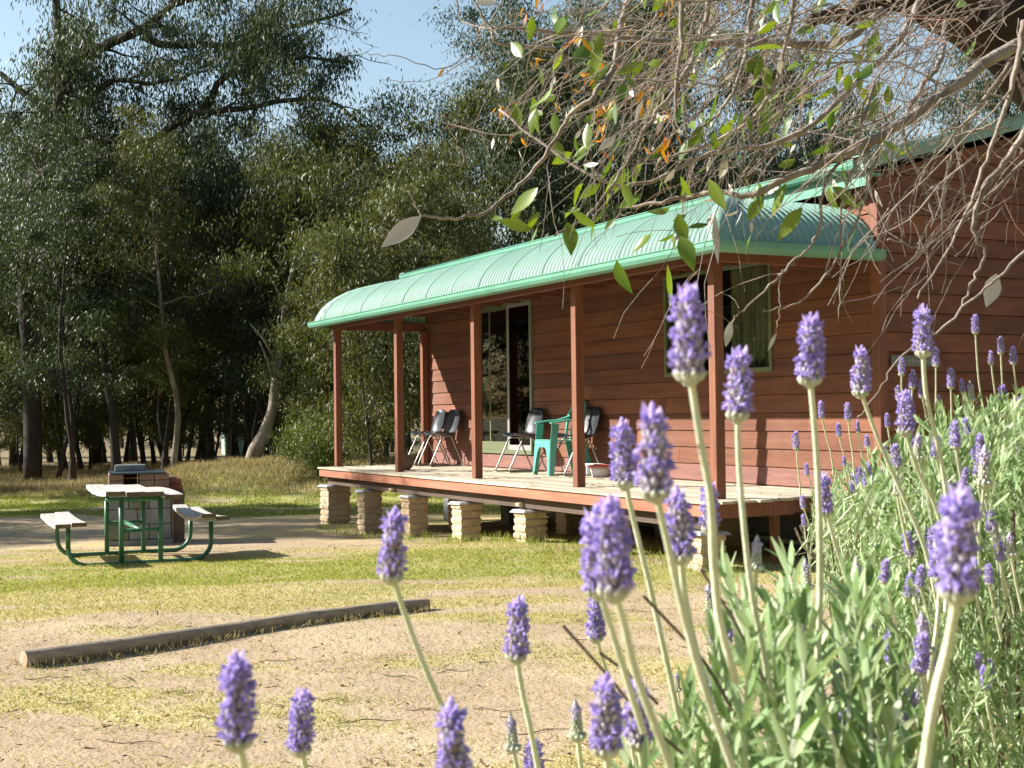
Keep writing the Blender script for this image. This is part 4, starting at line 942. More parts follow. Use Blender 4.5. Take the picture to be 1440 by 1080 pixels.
# behind the cabin
put('tall', spot(835, 31), 1.2, .9, 'tall dense gum rising behind the left part of the cabin roof')
put('olive', spot(600, 27), 2.7, .72, 'lower gum behind the far left end of the curved roof')
put('young', spot(520, 27), 2.7, .9, 'dark leafy young gum seen between the two left verandah posts')
put('young', spot(575, 27.5), .7, .95, 'dark leafy young gum seen beside the back verandah post')
put('young', spot(490, 30), 1.7, .8, 'leafy young gum behind the first verandah post')
put('tall', spot(850, 36), .3, 1.05, 'tall dark gum behind the centre of the cabin roof')
put('olive', spot(800, 38), 3.1, 1.15, 'gum behind the roof left of the bare twigs')
put('tall', spot(880, 33), 4.0, .98, 'gum behind the roof seen through the hanging twigs')
e = put('broad', spot(985, 34), 5.1, .86, 'gum with thick dark trunk behind the twigs above the roof corner')
put('olive', spot(1090, 38), .9, .95, 'gum behind the roof right of the thick dark trunk')
put('tall', spot(1170, 34), 2.2, .93, 'dark gum above the eave gutter end')
put('olive', spot(1240, 44), 1.1, 1.1, 'gum farther back above the barge flashing')
put('tall', spot(1340, 37), 5.2, .95, 'dark gum above the end wall roof slope')
put('broad', spot(1450, 40), 2.2, .85, 'broad gum behind the upper end of the roof slope')
for x, d, k, s, lb in ((800, 48, 'broad', 1.0, 'broad gum far back over the roof middle'), (850, 50, 'broad', .95, 'broad gum far back behind the hanging twigs'), (1050, 52, 'tall', .95, 'distant gum behind the roof corner trees'), (1200, 54, 'broad', .8, 'distant broad gum over the gutter end'), (1400, 56, 'broad', .9, 'distant broad gum over the roof slope')):
    put(k, spot(x, d), r2.uniform(0, 6), s, lb)
# off to the left, the trees that shade the back of the yard
for (l, d, k, s) in ((-11.8, 19.8, 'tall', .55), (-12.8, 22.4, 'olive', .7), (-12.9, 24.6, 'tall', .6), (-13.2, 23.2, 'slim', .98), (-16.5, 21.5, 'slim', .8), (-15.5, 25.3, 'olive', .8), (-20, 24.5, 'olive', .8)):
    p = lat(l, d); p[2] = float(gz(p[0], p[1])); put(k, p, r2.uniform(0, 6), s, 'gum tree at the side of the yard that throws its shade across the back', 'side trees shading the yard')

# unseen trees round the yard; the wide ring is added to cut sky light
G5 = 'gum trees enclosing the yard'
for i in range(9):
    p = lat(-27-3*(i % 3), 18+i*3.6); p[2] = float(gz(p[0], p[1])); put(('broad', 'tall', 'broad')[i % 3], p, i*1.3, .85, 'unseen gum tree added round the yard to cut the sky light', G5)
for i in range(54):
    an = R(-100+i*5.2)+r2.uniform(-.03, .03); rd = r2.uniform(24, 30) if i % 2 else r2.uniform(30, 36)
    c0 = np.array([4., -9.]); p = np.array([c0[0]+rd*math.cos(an-YAW*0-1.2), c0[1]+rd*math.sin(an-1.2), 0.])
    l, d = ld(p[0], p[1])
    if d > 4 and abs(l) < .46*d+4.5: continue
    if (p[1] > -3 and -13 < p[0] < 3) or (l < 0 and 12 < d < 42): continue
    p[2] = float(gz(p[0], p[1])); put(r2.choice(['broad', 'tall', 'broad', 'olive']), p, r2.uniform(0, 6), r2.uniform(.85, 1.0), 'unseen gum tree added round the yard to cut the sky light', G5)
for i in range(8):
    t_ = 33+5*(i % 2); p = np.array([-7.5-.893*t_, -.45*t_, 0.])+(i-3.5)*3.2*np.array([.45, -.893, 0]); p[2] = float(gz(p[0], p[1])); put(('broad', 'young', 'olive')[i % 3], p, i*1.7, (.8, 1.4, 1.0)[i % 3], 'unseen gum tree added round the yard to cut the sky light', G5)
# the big spreading gum at the left: boughs follow the photo, at their own depths
BD = 36.0; O = spot(46, BD); e = empty('spreading_gum_tree', O, 0, label='large spreading gum with long dark horizontal boughs against the sky', cat='tree')
mb = MB(); cl = []
def bough(pix, r0, r1, d0=BD, d1=BD, n=7, leaf=(.3, 1.), sub=5, sr=.6):
    r0 *= 1.3; r1 *= 1.25
    P = [np.array(at(x, y, d0+(d1-d0)*i/(len(pix)-1)))-O for i, (x, y) in enumerate(pix)]
    Q = [P[0]]
    for a_, b_ in zip(P, P[1:]):
        for t in (.5, 1.): Q.append(a_+(b_-a_)*t+(rng.normal(0, .04, 3) if t < 1 else 0))
    rs = [r0+(r1-r0)*i/(len(Q)-1) for i in range(len(Q))]; mb.tube(Q, rs, n)
    m_ = len(Q)
    for k in range(sub):
        i = int(leaf[0]*(m_-1)+rng.random()*(leaf[1]-leaf[0])*(m_-1)); i = min(i, m_-1); d = rng.normal(0, 1, 3)*np.array([1, 1, .6])+np.array([0, 0, .15]); d /= np.linalg.norm(d)
        q, qr, dd = walk(Q[i], d, sr*rng.uniform(1.2, 3.0), max(.012, rs[i]*.4), .008, 6, .22, -.02, rng); mb.tube(q, qr, 5)
        for j in range(3):
            e2, er, _ = walk(q[rng.integers(2, 7)], dd+rng.normal(0, .8, 3), sr*rng.uniform(.6, 1.5), .01, .005, 4, .25, -.04, rng); mb.tube(e2, er, 4); cl.append((e2[-1], 1.)); cl.append((e2[2], .6))
        cl.append((q[-1], 1.))
tr = [(46, 676), (46, 600), (40, 520), (38, 440), (40, 370), (44, 310), (50, 255)]
bough(tr, .19, .17, sub=3, leaf=(.4, 1), n=12)
bough([(50, 255), (58, 215), (70, 185), (66, 150), (48, 140), (20, 120), (-20, 90)], .17, .05, BD, BD+1, sub=10)
bough([(48, 262), (80, 240), (83, 190), (85, 145), (88, 115), (100, 88), (140, 68), (185, 48), (215, 30), (240, 8), (262, -30)], .20, .05, BD, BD-1, sub=20, n=10)
bough([(85, 145), (80, 90), (82, 40), (78, -20), (74, -70)], .13, .06, BD, BD+1, sub=12)
bough([(55, 250), (90, 236), (140, 234), (180, 236), (215, 246), (260, 252), (300, 262), (345, 268), (390, 275)], .17, .05, BD, BD-2, sub=16, n=10, leaf=(.45, 1))
bough([(182, 236), (205, 205), (240, 178), (275, 158), (310, 155), (360, 150), (420, 140), (480, 150), (512, 178)], .10, .03, BD-.5, BD-2.5, sub=16)
bough([(285, 156), (305, 118), (330, 100), (370, 88), (430, 80), (490, 90)], .08, .025, BD-1, BD-1.5, sub=18)
bough([(200, 50), (225, 62), (262, 64), (320, 66), (380, 50), (440, 30), (495, 12)], .09, .03, BD-1, BD, sub=18)
bough([(240, 8), (300, -10), (370, -15), (440, -30)], .07, .03, BD-1, BD+1, sub=14)
bough([(90, 195), (130, 190), (165, 200)], .09, .03, BD, BD-1.5, sub=6)
bough([(130, 138), (150, 118), (175, 112), (215, 118), (255, 112), (290, 100)], .07, .02, BD-.5, BD-1.5, sub=10)
bough([(40, 370), (70, 355), (110, 352), (150, 375), (190, 392), (220, 400)], .12, .03, BD, BD-2, sub=12)
bough([(40, 400), (10, 380), (-30, 360)], .1, .03, BD, BD-1, sub=8)
bough([(46, 300), (20, 290), (-20, 250)], .1, .03, BD, BD+1, sub=8)
mb.build('trunk', BARKD, e, smooth=True)
C = np.array([c[0] for c in cl]); q_ = C+O-CAM; px_ = 720+F*(q_@CR)/(q_@CF); wgt = np.array([c[1] for c in cl])*np.exp(rng.normal(0, .6, len(cl)))*(px_ < 492); wgt /= wgt.sum(); n = 64000
idx = rng.choice(len(C), n, p=wgt); sg = .30*(.5+.9*rng.random(len(C)))
P = C[idx]+rng.normal(size=(n, 3))*sg[idx][:, None]*np.array([1, 1, .7])
D = unit(np.stack([rng.normal(0, .45, n), rng.normal(0, .45, n), -1.2+rng.normal(0, .4, n)], 1))
V, Fq = diamonds(P, D, rvec(n), .17*(.6+.8*rng.random(n)), .034*(.6+.8*rng.random(n)))
npmesh('crown', V, Fq, LEAF_A, e, rndv=np.repeat(np.clip(rng.random(n)*.7+.3*rng.random(len(C))[idx], 0, 1), 4))

# shrubs on the mound and by the verandah end
def shrub(name, p, r, h, n, m, label, group=None, ll=.09, lw=.02, up=.9):
    e = empty(name, p, 0, label=label, cat='shrub', group=group); rg = np.random.default_rng(int(abs(p[0]*100)))
    mb = MB(); tips = []
    for i in range(16):
        an = rg.uniform(0, 6.28); rr_ = r*rg.uniform(.2, .9); q, qr, _ = walk((0, 0, -.05), (math.cos(an)*rr_/h, math.sin(an)*rr_/h, 1), h*rg.uniform(.7, 1), .02, .005, 6, .12, .0, rg); mb.tube(q, qr, 5); tips += q[2:]
    mb.build('stems', LAVW, e); tips = np.array(tips); idx = rg.integers(0, len(tips), n)
    P = tips[idx]+rg.normal(size=(n, 3))*r*.2; P = P[P[:, 2] > 0]; n = len(P); D = unit(np.stack([rg.normal(0, .6, n), rg.normal(0, .6, n), up+rg.normal(0, .4, n)], 1))
    V, Fq = diamonds(P, D, unit(rg.normal(size=(n, 3))), ll*(.6+.8*rg.random(n)), lw*(.6+.8*rg.random(n))); npmesh('foliage', V, Fq, m, e, rndv=np.repeat(rg.random(n), 4))
    return e
shrub('leafy_shrub', spot(415, 30.5), .8, .8, 5000, LEAF_S, 'bright green shrub growing on the mound right of the leaning trunk')
shrub('leafy_shrub', spot(452, 28.5), 1.0, 1.3, 7000, LEAF_S, 'green shrub at the left end of the verandah')
def mound_grass():
    n = 70000; l = rng.normal(1.2, 3.2, n); d = rng.normal(0, 1.8, n); P = MOUND[None]+l[:, None]*HR+d[:, None]*HF; P[:, 2] = gz(P[:, 0], P[:, 1])
    D = unit(np.stack([rng.normal(0, .5, n), rng.normal(0, .5, n), np.ones(n)], 1)); V, Fq = diamonds(P, D, rvec(n), .13*(.4+rng.random(n)), .016*(.6+.8*rng.random(n)))
    tag(npmesh('grass', V, Fq, DRYG, rndv=np.repeat(np.where(rng.random(n) < .6, .95, .3*rng.random(n)), 4)), kind='stuff', label='rough grass covering the earth mound', cat='grass')
mound_grass()
# a low metal shed far back between the trunks
sp = spot(345, 60); p = empty('garden_shed', sp, YAW+.3, label='small pale green shed far back between the trunks', cat='shed')
mb = MB(); mb.box(-1.0, 1.0, -1, 1, 0, 1.25); mb.build('walls', mat('pale_green_steel', (.25, .38, .32), .5), p)
mb = MB(); mb.add([(-1.1, -1.1, 1.24), (1.1, -1.1, 1.24), (1.1, 1.1, 1.55), (-1.1, 1.1, 1.55), (-1.1, -1.1, 1.27), (1.1, -1.1, 1.27), (1.1, 1.1, 1.58), (-1.1, 1.1, 1.58)], [(0, 3, 2, 1), (4, 5, 6, 7), (0, 1, 5, 4), (1, 2, 6, 5), (2, 3, 7, 6), (3, 0, 4, 7)]); mb.build('roof', UNDER, p)
# ------------------------------------------------------------------ overhanging tree by the photographer
OT = lat(2.6, 3.0); OT[2] = float(gz(OT[0], OT[1])); e = empty('overhanging_gum_tree', OT, 0, label='old gum leaning in overhead with a tangle of bare hanging twigs', cat='tree')
lim = MB(); tw = MB(); red = MB()
def A3(x, y, d): return np.array(at(x, y, d))-OT
def smooth(P, k=5):
    P = np.array(P); out = []; n = len(P)
    for i in range(n-1):
        p0, p1, p2, p3 = P[max(i-1, 0)], P[i], P[i+1], P[min(i+2, n-1)]
        for t in np.linspace(0, 1, k, endpoint=False): out.append(.5*((2*p1)+(-p0+p2)*t+(2*p0-5*p1+4*p2-p3)*t*t+(-p0+3*p1-3*p2+p3)*t**3))
    out.append(P[-1]); return out
def branch(mb, pix, r0, r1, n=7, k=5, jit=.0):
    P = smooth([A3(*q) for q in pix], k); P = [p+rng.normal(0, jit, 3) for p in P]; rs = [r0+(r1-r0)*(i/(len(P)-1))**.8 for i in range(len(P))]; mb.tube(P, rs, n); return P, rs
# trunk from the ground outside the picture, its lowest limb crossing the top corner
trunk = [np.array([0, 0, -.2]), np.array([.02, .0, .6]), np.array([-.05, .04, 1.3]), A3(1640, 60, 3.0), A3(1560, -40, 2.95)]
lim.tube(smooth(trunk, 6), [.2-.11*i/24 for i in range(25)], 14)
branch(lim, [(1600, 20, 3.0), (1500, 25, 2.9), (1410, 35, 2.85), (1350, 10, 2.85), (1290, -15, 2.85), (1210, -60, 2.9), (1060, -150, 2.95), (900, -230, 3.0), (760, -260, 3.1)], .12, .012, 12, 6, .004)
branch(lim, [(1560, -60, 2.95), (1460, -30, 2.9), (1380, -20, 2.9), (1290, -10, 2.9), (1235, 8, 2.85), (1190, 20, 2.8), (1140, 28, 2.7)], .06, .012, 10, 6, .004)
branch(lim, [(1400, 40, 2.85), (1430, 110, 2.8), (1478, 165, 2.7), (1520, 240, 2.6), (1530, 330, 2.5)], .055, .006, 10, 6, .004)
MAIN = []
def mainb(pix, r0, r1, n=7): P, rs = branch(tw, pix, r0, r1, n, 6, .0015); MAIN.append((P, rs))
mainb([(1480, 55, 2.5), (1436, 62, 2.45), (1380, 92, 2.4), (1330, 130, 2.35), (1270, 172, 2.3), (1210, 206, 2.3), (1150, 232, 2.3), (1095, 256, 2.3), (1050, 275, 2.32), (1000, 270, 2.35), (940, 282, 2.4), (880, 292, 2.45)], .014, .0028, 8)
mainb([(1240, 15, 2.7), (1180, 60, 2.65), (1090, 60, 2.6), (1000, 62, 2.6), (900, 55, 2.6), (800, 45, 2.6), (690, 38, 2.6)], .010, .003)
mainb([(1300, -10, 2.75), (1260, 60, 2.6), (1210, 110, 2.55), (1150, 170, 2.5), (1080, 205, 2.5), (1000, 215, 2.5), (900, 260, 2.5), (830, 245, 2.5), (700, 155, 2.6)], .008, .0025)
mainb([(890, -20, 2.5), (872, 40, 2.48), (862, 95, 2.45), (835, 135, 2.4), (800, 165, 2.4), (770, 215, 2.4), (735, 255, 2.4), (690, 295, 2.35), (640, 308, 2.3), (592, 303, 2.25)], .007, .0022)
mainb([(1000, -20, 2.5), (990, 40, 2.5), (960, 110, 2.5), (915, 170, 2.5), (880, 230, 2.5), (830, 300, 2.45), (780, 330, 2.4)], .006, .002)
mainb([(960, -20, 2.3), (957, 60, 2.3), (950, 150, 2.32), (945, 190, 2.35), (920, 240, 2.4)], .005, .002)
mainb([(1120, -20, 2.4), (1105, 60, 2.4), (1085, 130, 2.4), (1040, 180, 2.45), (960, 215, 2.5), (880, 225, 2.5)], .005, .002)
mainb([(1060, -20, 2.6), (1052, 50, 2.6), (1040, 110, 2.55), (1010, 160, 2.55), (970, 190, 2.5)], .006, .002)
mainb([(1440, 30, 2.0), (1425, 110, 2.0), (1400, 190, 2.0), (1375, 260, 2.0), (1340, 340, 2.0), (1290, 420, 2.0)], .005, .0014)
mainb([(1330, 30, 2.6), (1320, 90, 2.5), (1290, 130, 2.45), (1270, 180, 2.4), (1290, 240, 2.4), (1310, 300, 2.4), (1290, 345, 2.4)], .006, .0016)
mainb([(1460, 150, 2.1), (1420, 220, 2.1), (1380, 270, 2.1), (1370, 330, 2.1), (1385, 355, 2.1), (1365, 400, 2.1), (1350, 440, 2.1)], .006, .0015)
mainb([(1460, 330, 1.9), (1415, 380, 1.9), (1370, 420, 1.9), (1325, 460, 1.9), (1270, 500, 1.9), (1235, 550, 1.9), (1205, 590, 1.9)], .0026, .0009)
mainb([(1460, 210, 2.2), (1400, 265, 2.2), (1345, 315, 2.2), (1300, 345, 2.2), (1245, 335, 2.2)], .004, .001)
mainb([(1420, 90, 2.3), (1350, 190, 2.3), (1330, 260, 2.3), (1320, 320, 2.3), (1270, 378, 2.3)], .005, .0012)
mainb([(1230, 120, 2.4), (1200, 200, 2.35), (1160, 260, 2.3), (1150, 330, 2.3), (1118, 365, 2.3), (1075, 410, 2.3), (1040, 440, 2.3), (1028, 455, 2.3)], .004, .0012)
mainb([(1118, 370, 2.3), (1098, 385, 2.3), (1096, 430, 2.3), (1092, 470, 2.3)], .0018, .0009)
mainb([(1240, 190, 2.3), (1205, 310, 2.3), (1150, 400, 2.3), (1110, 430, 2.3), (1072, 436, 2.3)], .003, .001)
mainb([(1250, 170, 2.3), (1190, 260, 2.3), (1182, 380, 2.3), (1178, 450, 2.3)], .003, .0008)
mainb([(720, -20, 2.7), (640, 90, 2.6), (560, 80, 2.6), (510, 75, 2.6)], .0016, .0006)
mainb([(640, -20, 2.8), (650, 30, 2.8), (700, 50, 2.7), (610, 110, 2.7), (530, 112, 2.7)], .0022, .0005)
mainb([(780, 70, 2.6), (700, 60, 2.6), (690, 40, 2.6), (660, -10, 2.6)], .004, .002)
mainb([(690, 200, 2.5), (650, 170, 2.5), (622, 165, 2.5)], .002, .0009); mainb([(620, 165, 2.5), (645, 205, 2.5), (650, 230, 2.5), (600, 225, 2.5), (590, 190, 2.5)], .0016, .0006)
mainb([(592, 303, 2.25), (585, 290, 2.25), (570, 262, 2.25)], .0018, .0008)
# finer twigs: each springs from a larger one and droops in a curve
ends = []
def twig(mb, p, d, L_, r0, wob, grav, n=9):
    q, qr, dd = walk(p, d, L_, r0, max(.0005, r0*.3), n, wob, grav, rng); mb.tube(q, qr, 4, caps=False); return q, qr, dd
def dirpix(dx, dy, dz=0.): v = dx*CR-dy*CU+dz*CF; return v/np.linalg.norm(v)
cnt = 0
for (P, rs) in MAIN:
    L0 = sum(np.linalg.norm(P[i+1]-P[i]) for i in range(len(P)-1)); pxend = P[-1]
    for k in range(int(L0*9)):
        i = rng.integers(0, len(P)-1)
        if rs[i] < .0012: continue
        p = P[i]; q_ = p+OT-CAM; zz_ = q_@CF; xx_ = 720+F*(q_@CR)/zz_; yy_ = 540-F*(q_@CU)/zz_
        if (xx_ < 1230 and yy_ > 235 and rng.random() < .88) or (xx_ < 780 and rng.random() < .85) or (xx_ > 1230 and yy_ > 260 and rng.random() < .6): continue
        d = dirpix(-1+rng.normal(0, .7), .5+rng.normal(0, .8), rng.normal(0, .7)); L1 = rng.uniform(.15, .48)
        q, qr, dd = twig(tw, p, d, L1, min(rs[i]*.7, rng.uniform(.0008, .0019)), .13, -.05)
        for j in range(rng.integers(1, 4)):
            ii = rng.integers(1, 8); a_, b_, _ = twig(tw if rng.random() < .85 else red, q[ii], dirpix(-.6+rng.normal(0, .8), .7+rng.normal(0, .7), rng.normal(0, .7)), L1*rng.uniform(.25, .6), qr[ii]*.7, .16, -.06, 7)
            ends.append(a_[-1])
        ends.append(q[-1])
# dense tangle overhead
for k in range(330):
    u = rng.random(); x = 880+u*580; y = rng.uniform(-60, 40+170*rng.random()); dd_ = rng.uniform(2.2, 3.4)
    if 700 < x < 770 and y < 0: continue
    if x > 1180 and y > 60 and rng.random() < .6: continue
    q, qr, dd = twig(tw, A3(x, y, dd_), dirpix(-.9+rng.normal(0, .5), .45+rng.normal(0, .6), rng.normal(0, .5)), rng.uniform(.15, .5), rng.uniform(.0007, .0021), .13, -.045)
    for j in range(2):
        ii = rng.integers(1, 8); a_, b_, _ = twig(tw if rng.random() < .8 else red, q[ii], dirpix(-.5+rng.normal(0, .9), .6+rng.normal(0, .8), rng.normal(0, .7)), rng.uniform(.06, .22), qr[ii]*.7, .18, -.05, 6); ends.append(a_[-1])
for k in range(34):        # hanging fringe at the far right
    x = rng.uniform(1190, 1470); y = rng.uniform(120, 300)
    q, qr, dd = twig(tw, A3(x, y, rng.uniform(1.9, 2.6)), dirpix(-.5+rng.normal(0, .5), .9+rng.normal(0, .4), rng.normal(0, .4)), rng.uniform(.1, .3), rng.uniform(.0009, .0022), .14, -.04)
    for j in range(2):
        ii = rng.integers(1, 8); twig(tw, q[ii], dirpix(-.5+rng.normal(0, .8), .6+rng.normal(0, .6), rng.normal(0, .6)), rng.uniform(.05, .16), qr[ii]*.7, .16, -.03, 6)
lim.build('trunk', BARKR, e, smooth=True); tw.build('bare_twigs', TWIG, e, smooth=True); red.build('rosy_twigs', TWIGR, e, smooth=True)
# leaves, most of them on the twig ends
GPR = np.array([.08, .6, .95, 1., .8, .45, .04])
def leafset(name, P, Lr, ratio, m, label=None, droop=.8):
    n = len(P); P = np.array(P); D = unit(np.stack([rng.normal(0, .5, n), rng.normal(0, .5, n), -droop+rng.normal(0, .35, n)], 1)+(-.3*HR)[None]); Ln = rng.uniform(*Lr, n)
    V, Fq, k = blades(P, D, rvec(n), Ln, Ln*ratio*rng.uniform(.75, 1.25, n), curl=rng.normal(0, .3, n), fold=.12, prof=GPR)
    o = npmesh(name, V, Fq, m, e, rndv=np.repeat(rng.random(n), k), smooth=True)
    if label: o['label'] = label
ends = np.array(ends)
def inpix(P):   # keep twig ends whose place is over the leafy part of the branches
    Q = P+OT-CAM; z = Q@CF; x = 720+F*(Q@CR)/z; y = 540-F*(Q@CU)/z; return x, y
ex, ey = inpix(ends); L_ok = (ex > 640) & (ex < 1260) & (ey < 330); Lf = ends[L_ok]; rng.shuffle(Lf)
leafset('green_leaves', Lf[:290], (.03, .058), .42, LEAF_FG)
leafset('silver_leaves', Lf[290:390], (.02, .045), .36, LEAF_FS)
k2 = Lf[390:]; kx, ky = inpix(k2); orange = k2[(kx < 960) & (ky < 210)]
leafset('rusty_leaves', np.repeat(orange[:46], 3, 0)+rng.normal(0, .012, (len(orange[:46])*3, 3)), (.012, .034), .22, LEAF_FO)
cl_ = []
for (x, y, d) in ((770, 275, 2.4), (745, 300, 2.4), (760, 300, 2.4), (800, 290, 2.4), (820, 270, 2.4), (780, 310, 2.4), (1140, 300, 2.3), (1110, 262, 2.3), (1095, 262, 2.3), (945, 355, 2.2), (870, 365, 2.2), (855, 285, 2.4), (935, 390, 2.2), (1165, 265, 2.3), (1360, 10, 2.5), (1375, 50, 2.5), (1355, 80, 2.5), (900, 270, 2.4), (1000, 255, 2.3), (780, 20, 2.4), (800, 5, 2.4), (830, 70, 2.4), (850, 60, 2.4), (760, 150, 2.4)): cl_ += [A3(x+rng.normal(0, 9), y+rng.normal(0, 9), d) for _ in range(1)]
leafset('green_leaves', cl_, (.04, .07), .40, LEAF_FG)
def one_leaf(a_, b_, d, wd, m, nm, label):
    P0, P1 = A3(*a_, d), A3(*b_, d); Dv = P1-P0; Ln = np.linalg.norm(Dv)
    V, Fq, k = blades(P0[None], unit(Dv[None]), unit((-CF+.5*CU+.3*CR)[None]), np.array([Ln]), np.array([wd]), curl=np.array([.12]), fold=.1, prof=GPR)
    o = npmesh(nm, V, Fq, m, e, rndv=np.full(k, .5), smooth=True); o['label'] = label
one_leaf((592, 304), (538, 350), 2.25, .032, LEAF_FS, 'silver_leaf', 'large grey leaf at the tip of the lowest twig')
one_leaf((1028, 452), (1019, 488), 2.3, .016, LEAF_FS, 'dry_leaf', 'curled pale leaf hanging before the verandah post')
one_leaf((1092, 468), (1079, 494), 2.3, .007, LEAF_FS, 'dry_leaf', 'narrow white leaf hanging before the window')
one_leaf((1402, 385), (1384, 432), 2.0, .028, LEAF_FS, 'dry_leaf', 'bright white leaf before the end wall')
one_leaf((1005, 300), (1006, 372), 2.3, .014, LEAF_FS, 'bark_strip', 'pale curled bark strip before the roof corner')

# ------------------------------------------------------------------ lavender
def ico():
    t = (1+5**.5)/2; v = np.array([(-1, t, 0), (1, t, 0), (-1, -t, 0), (1, -t, 0), (0, -1, t), (0, 1, t), (0, -1, -t), (0, 1, -t), (t, 0, -1), (t, 0, 1), (-t, 0, -1), (-t, 0, 1)]); v = v/np.linalg.norm(v[0])
    f = [(0, 11, 5), (0, 5, 1), (0, 1, 7), (0, 7, 10), (0, 10, 11), (1, 5, 9), (5, 11, 4), (11, 10, 2), (10, 7, 6), (7, 1, 8), (3, 9, 4), (3, 4, 2), (3, 2, 6), (3, 6, 8), (3, 8, 9), (4, 9, 5), (2, 4, 11), (6, 2, 10), (8, 6, 7), (9, 8, 1)]
    return v, np.array(f)
IV, IF = ico()
def flower_mesh(seed, L_=.045, wmax=.0078, bud=False, openness=1.):
    rg = np.random.default_rng(seed); V = []; Ft = []; mi = []; rv = []; o = 0
    def blob(c, ax, r, m, val):
        nonlocal o
        a_ = unit(np.array(ax, float)[None])[0]; u = unit(np.cross(a_, [.3, .5, .8])[None])[0]; w_ = np.cross(a_, u)
        P = np.array(c)+IV[:, :1]*u*r[0]+IV[:, 1:2]*w_*r[0]+IV[:, 2:]*a_*r[1]
        V.append(P); Ft.extend((IF+o).tolist()); mi.extend([m]*20); rv.extend([val]*12); o += 12
    def petal(c, d, nrm, L1, W1, m, val):
        nonlocal o
        s_ = unit(np.cross(d, nrm)[None])[0]; nn_ = unit(np.cross(s_, d)[None])[0]
        P = np.array([c, c+d*L1*.5+s_*W1*.5+nn_*L1*.05, c+d*L1*.55-nn_*L1*.08, c+d*L1*.5-s_*W1*.5+nn_*L1*.05, c+d*L1+nn_*L1*.12]); V.append(P)
        Ft.extend([[o, o+1, o+2], [o, o+2, o+3], [o+1, o+4, o+2], [o+2, o+4, o+3]]); mi.extend([m]*4); rv.extend([val]*5); o += 5
    nw = 8 if not bud else 7
    for k in range(nw):
        t = (k+.3)/nw; z = L_*.80*t; rad = wmax*(.98-.38*t)*(1 if not bud else .62); cnt = 8
        blob((0, 0, z), (0, 0, 1), (rad*.75, L_*.07), 2, .3*rg.random())
        for j in range(cnt):
            an = 2*math.pi*(j+.5*(k % 2))/cnt+rg.normal(0, .12); out = np.array([math.cos(an), math.sin(an), 0]); ax = out*.55+np.array([0, 0, 1.])
            c = out*rad*.72+np.array([0, 0, z]); blob(c, ax, (.0017, .0036), 2 if (not bud or k > 3) else 3, rg.random())
            if not bud and rg.random() < .8*openness:
                tip = c+unit(ax[None])[0]*.0032
                for q in range(4):
                    d = unit((out*.8+np.array([0, 0, .35])+rg.normal(0, .65, 3))[None])[0]; petal(tip, d, rg.normal(0, 1, 3), .0046*rg.uniform(.7, 1.2), .0036, 1, rg.random())
    # pale collar at the base
    for j in range(9):
        an = 2*math.pi*j/9; out = np.array([math.cos(an), math.sin(an), 0]); blob(out*wmax*.62+np.array([0, 0, -.0005]), out*.9+np.array([0, 0, .8]), (.0024, .0042), 3, rg.random())
    blob((0, 0, -.001), (0, 0, 1), (wmax*.72, .005), 3, .5)
    # top tuft of violet bracts
    nbk = 5 if not bud else 4
    for q in range(3): blob((0, 0, L_*(.80+.05*q)), (0, 0, 1), (.0034-.0009*q, .005), 0 if not bud else 2, rg.random())
    for j in range(nbk):
        an = 2*math.pi*j/nbk+rg.normal(0, .2); out = np.array([math.cos(an), math.sin(an), 0]); d = unit((out*rg.uniform(.0, .22)+np.array([0, 0, 1.]))[None])[0]
        petal(np.array([0, 0, L_*.72])+out*.0022, d, out, L_*rg.uniform(.18, .30)*(1 if not bud else .5), .0078*(1 if not bud else .5), 0, rg.random())
        petal(np.array([0, 0, L_*.66])+out*.003, unit((out*.9+np.array([0, 0, 1.]))[None])[0], out, L_*.16, .005, 0, rg.random())
    me = bpy.data.meshes.new('flower_head'); me.from_pydata(np.concatenate(V).tolist(), [], Ft)
    for m in (BRACT, FLOR, CALYX, CALYXG): me.materials.append(m)
    me.polygons.foreach_set('material_index', mi); a_ = me.attributes.new('rnd', 'FLOAT', 'POINT'); a_.data.foreach_set('value', np.array(rv, np.float32)); me.update(); return me
FM = [flower_mesh(1), flower_mesh(2, wmax=.0074), flower_mesh(3, wmax=.0082), flower_mesh(4, openness=.5), flower_mesh(5, wmax=.0072)]; FB = [flower_mesh(8, L_=.032, bud=True), flower_mesh(9, L_=.030, wmax=.0085, bud=True)]
def flower(plant, top, bot, stem, L_=.045, bud=False, seed=0, depth=None, sr=.0019):
    O = np.array(plant.location); px = math.hypot(top[0]-bot[0], top[1]-bot[1]); d = depth or L_*F/px
    T, B = at(*top, d), at(*bot, d); ax = T-B; ln = np.linalg.norm(ax)
    P = [B-O+unit(ax[None])[0]*.002]
    for i, s_ in enumerate(stem):
        dd = d*(1+(s_[2] if len(s_) > 2 else .015*(i+1))); P.append(at(s_[0], s_[1], dd)-O)
    mb = MB(); Q = smooth(P, 4) if len(P) > 2 else P; mb.tube(Q, [sr*(1+.25*i/len(Q)) for i in range(len(Q))], 6, caps=False); st = mb.build('flower_stem', LAVS, plant, smooth=True)
    me = (FB if bud else FM)[seed % (2 if bud else 5)]; o = bpy.data.objects.new('flower_head', me); col.objects.link(o); o.parent = st
    Zv = Vector(ax/ln); o.rotation_mode = 'QUATERNION'; o.rotation_quaternion = Zv.to_track_quat('Z', 'Y') @ Matrix.Rotation(seed*1.7, 3, 'Z').to_quaternion(); s_ = ln/(.045 if not bud else .031); o.location = Vector(B-O); o.scale = (s_, s_, s_)
    return st
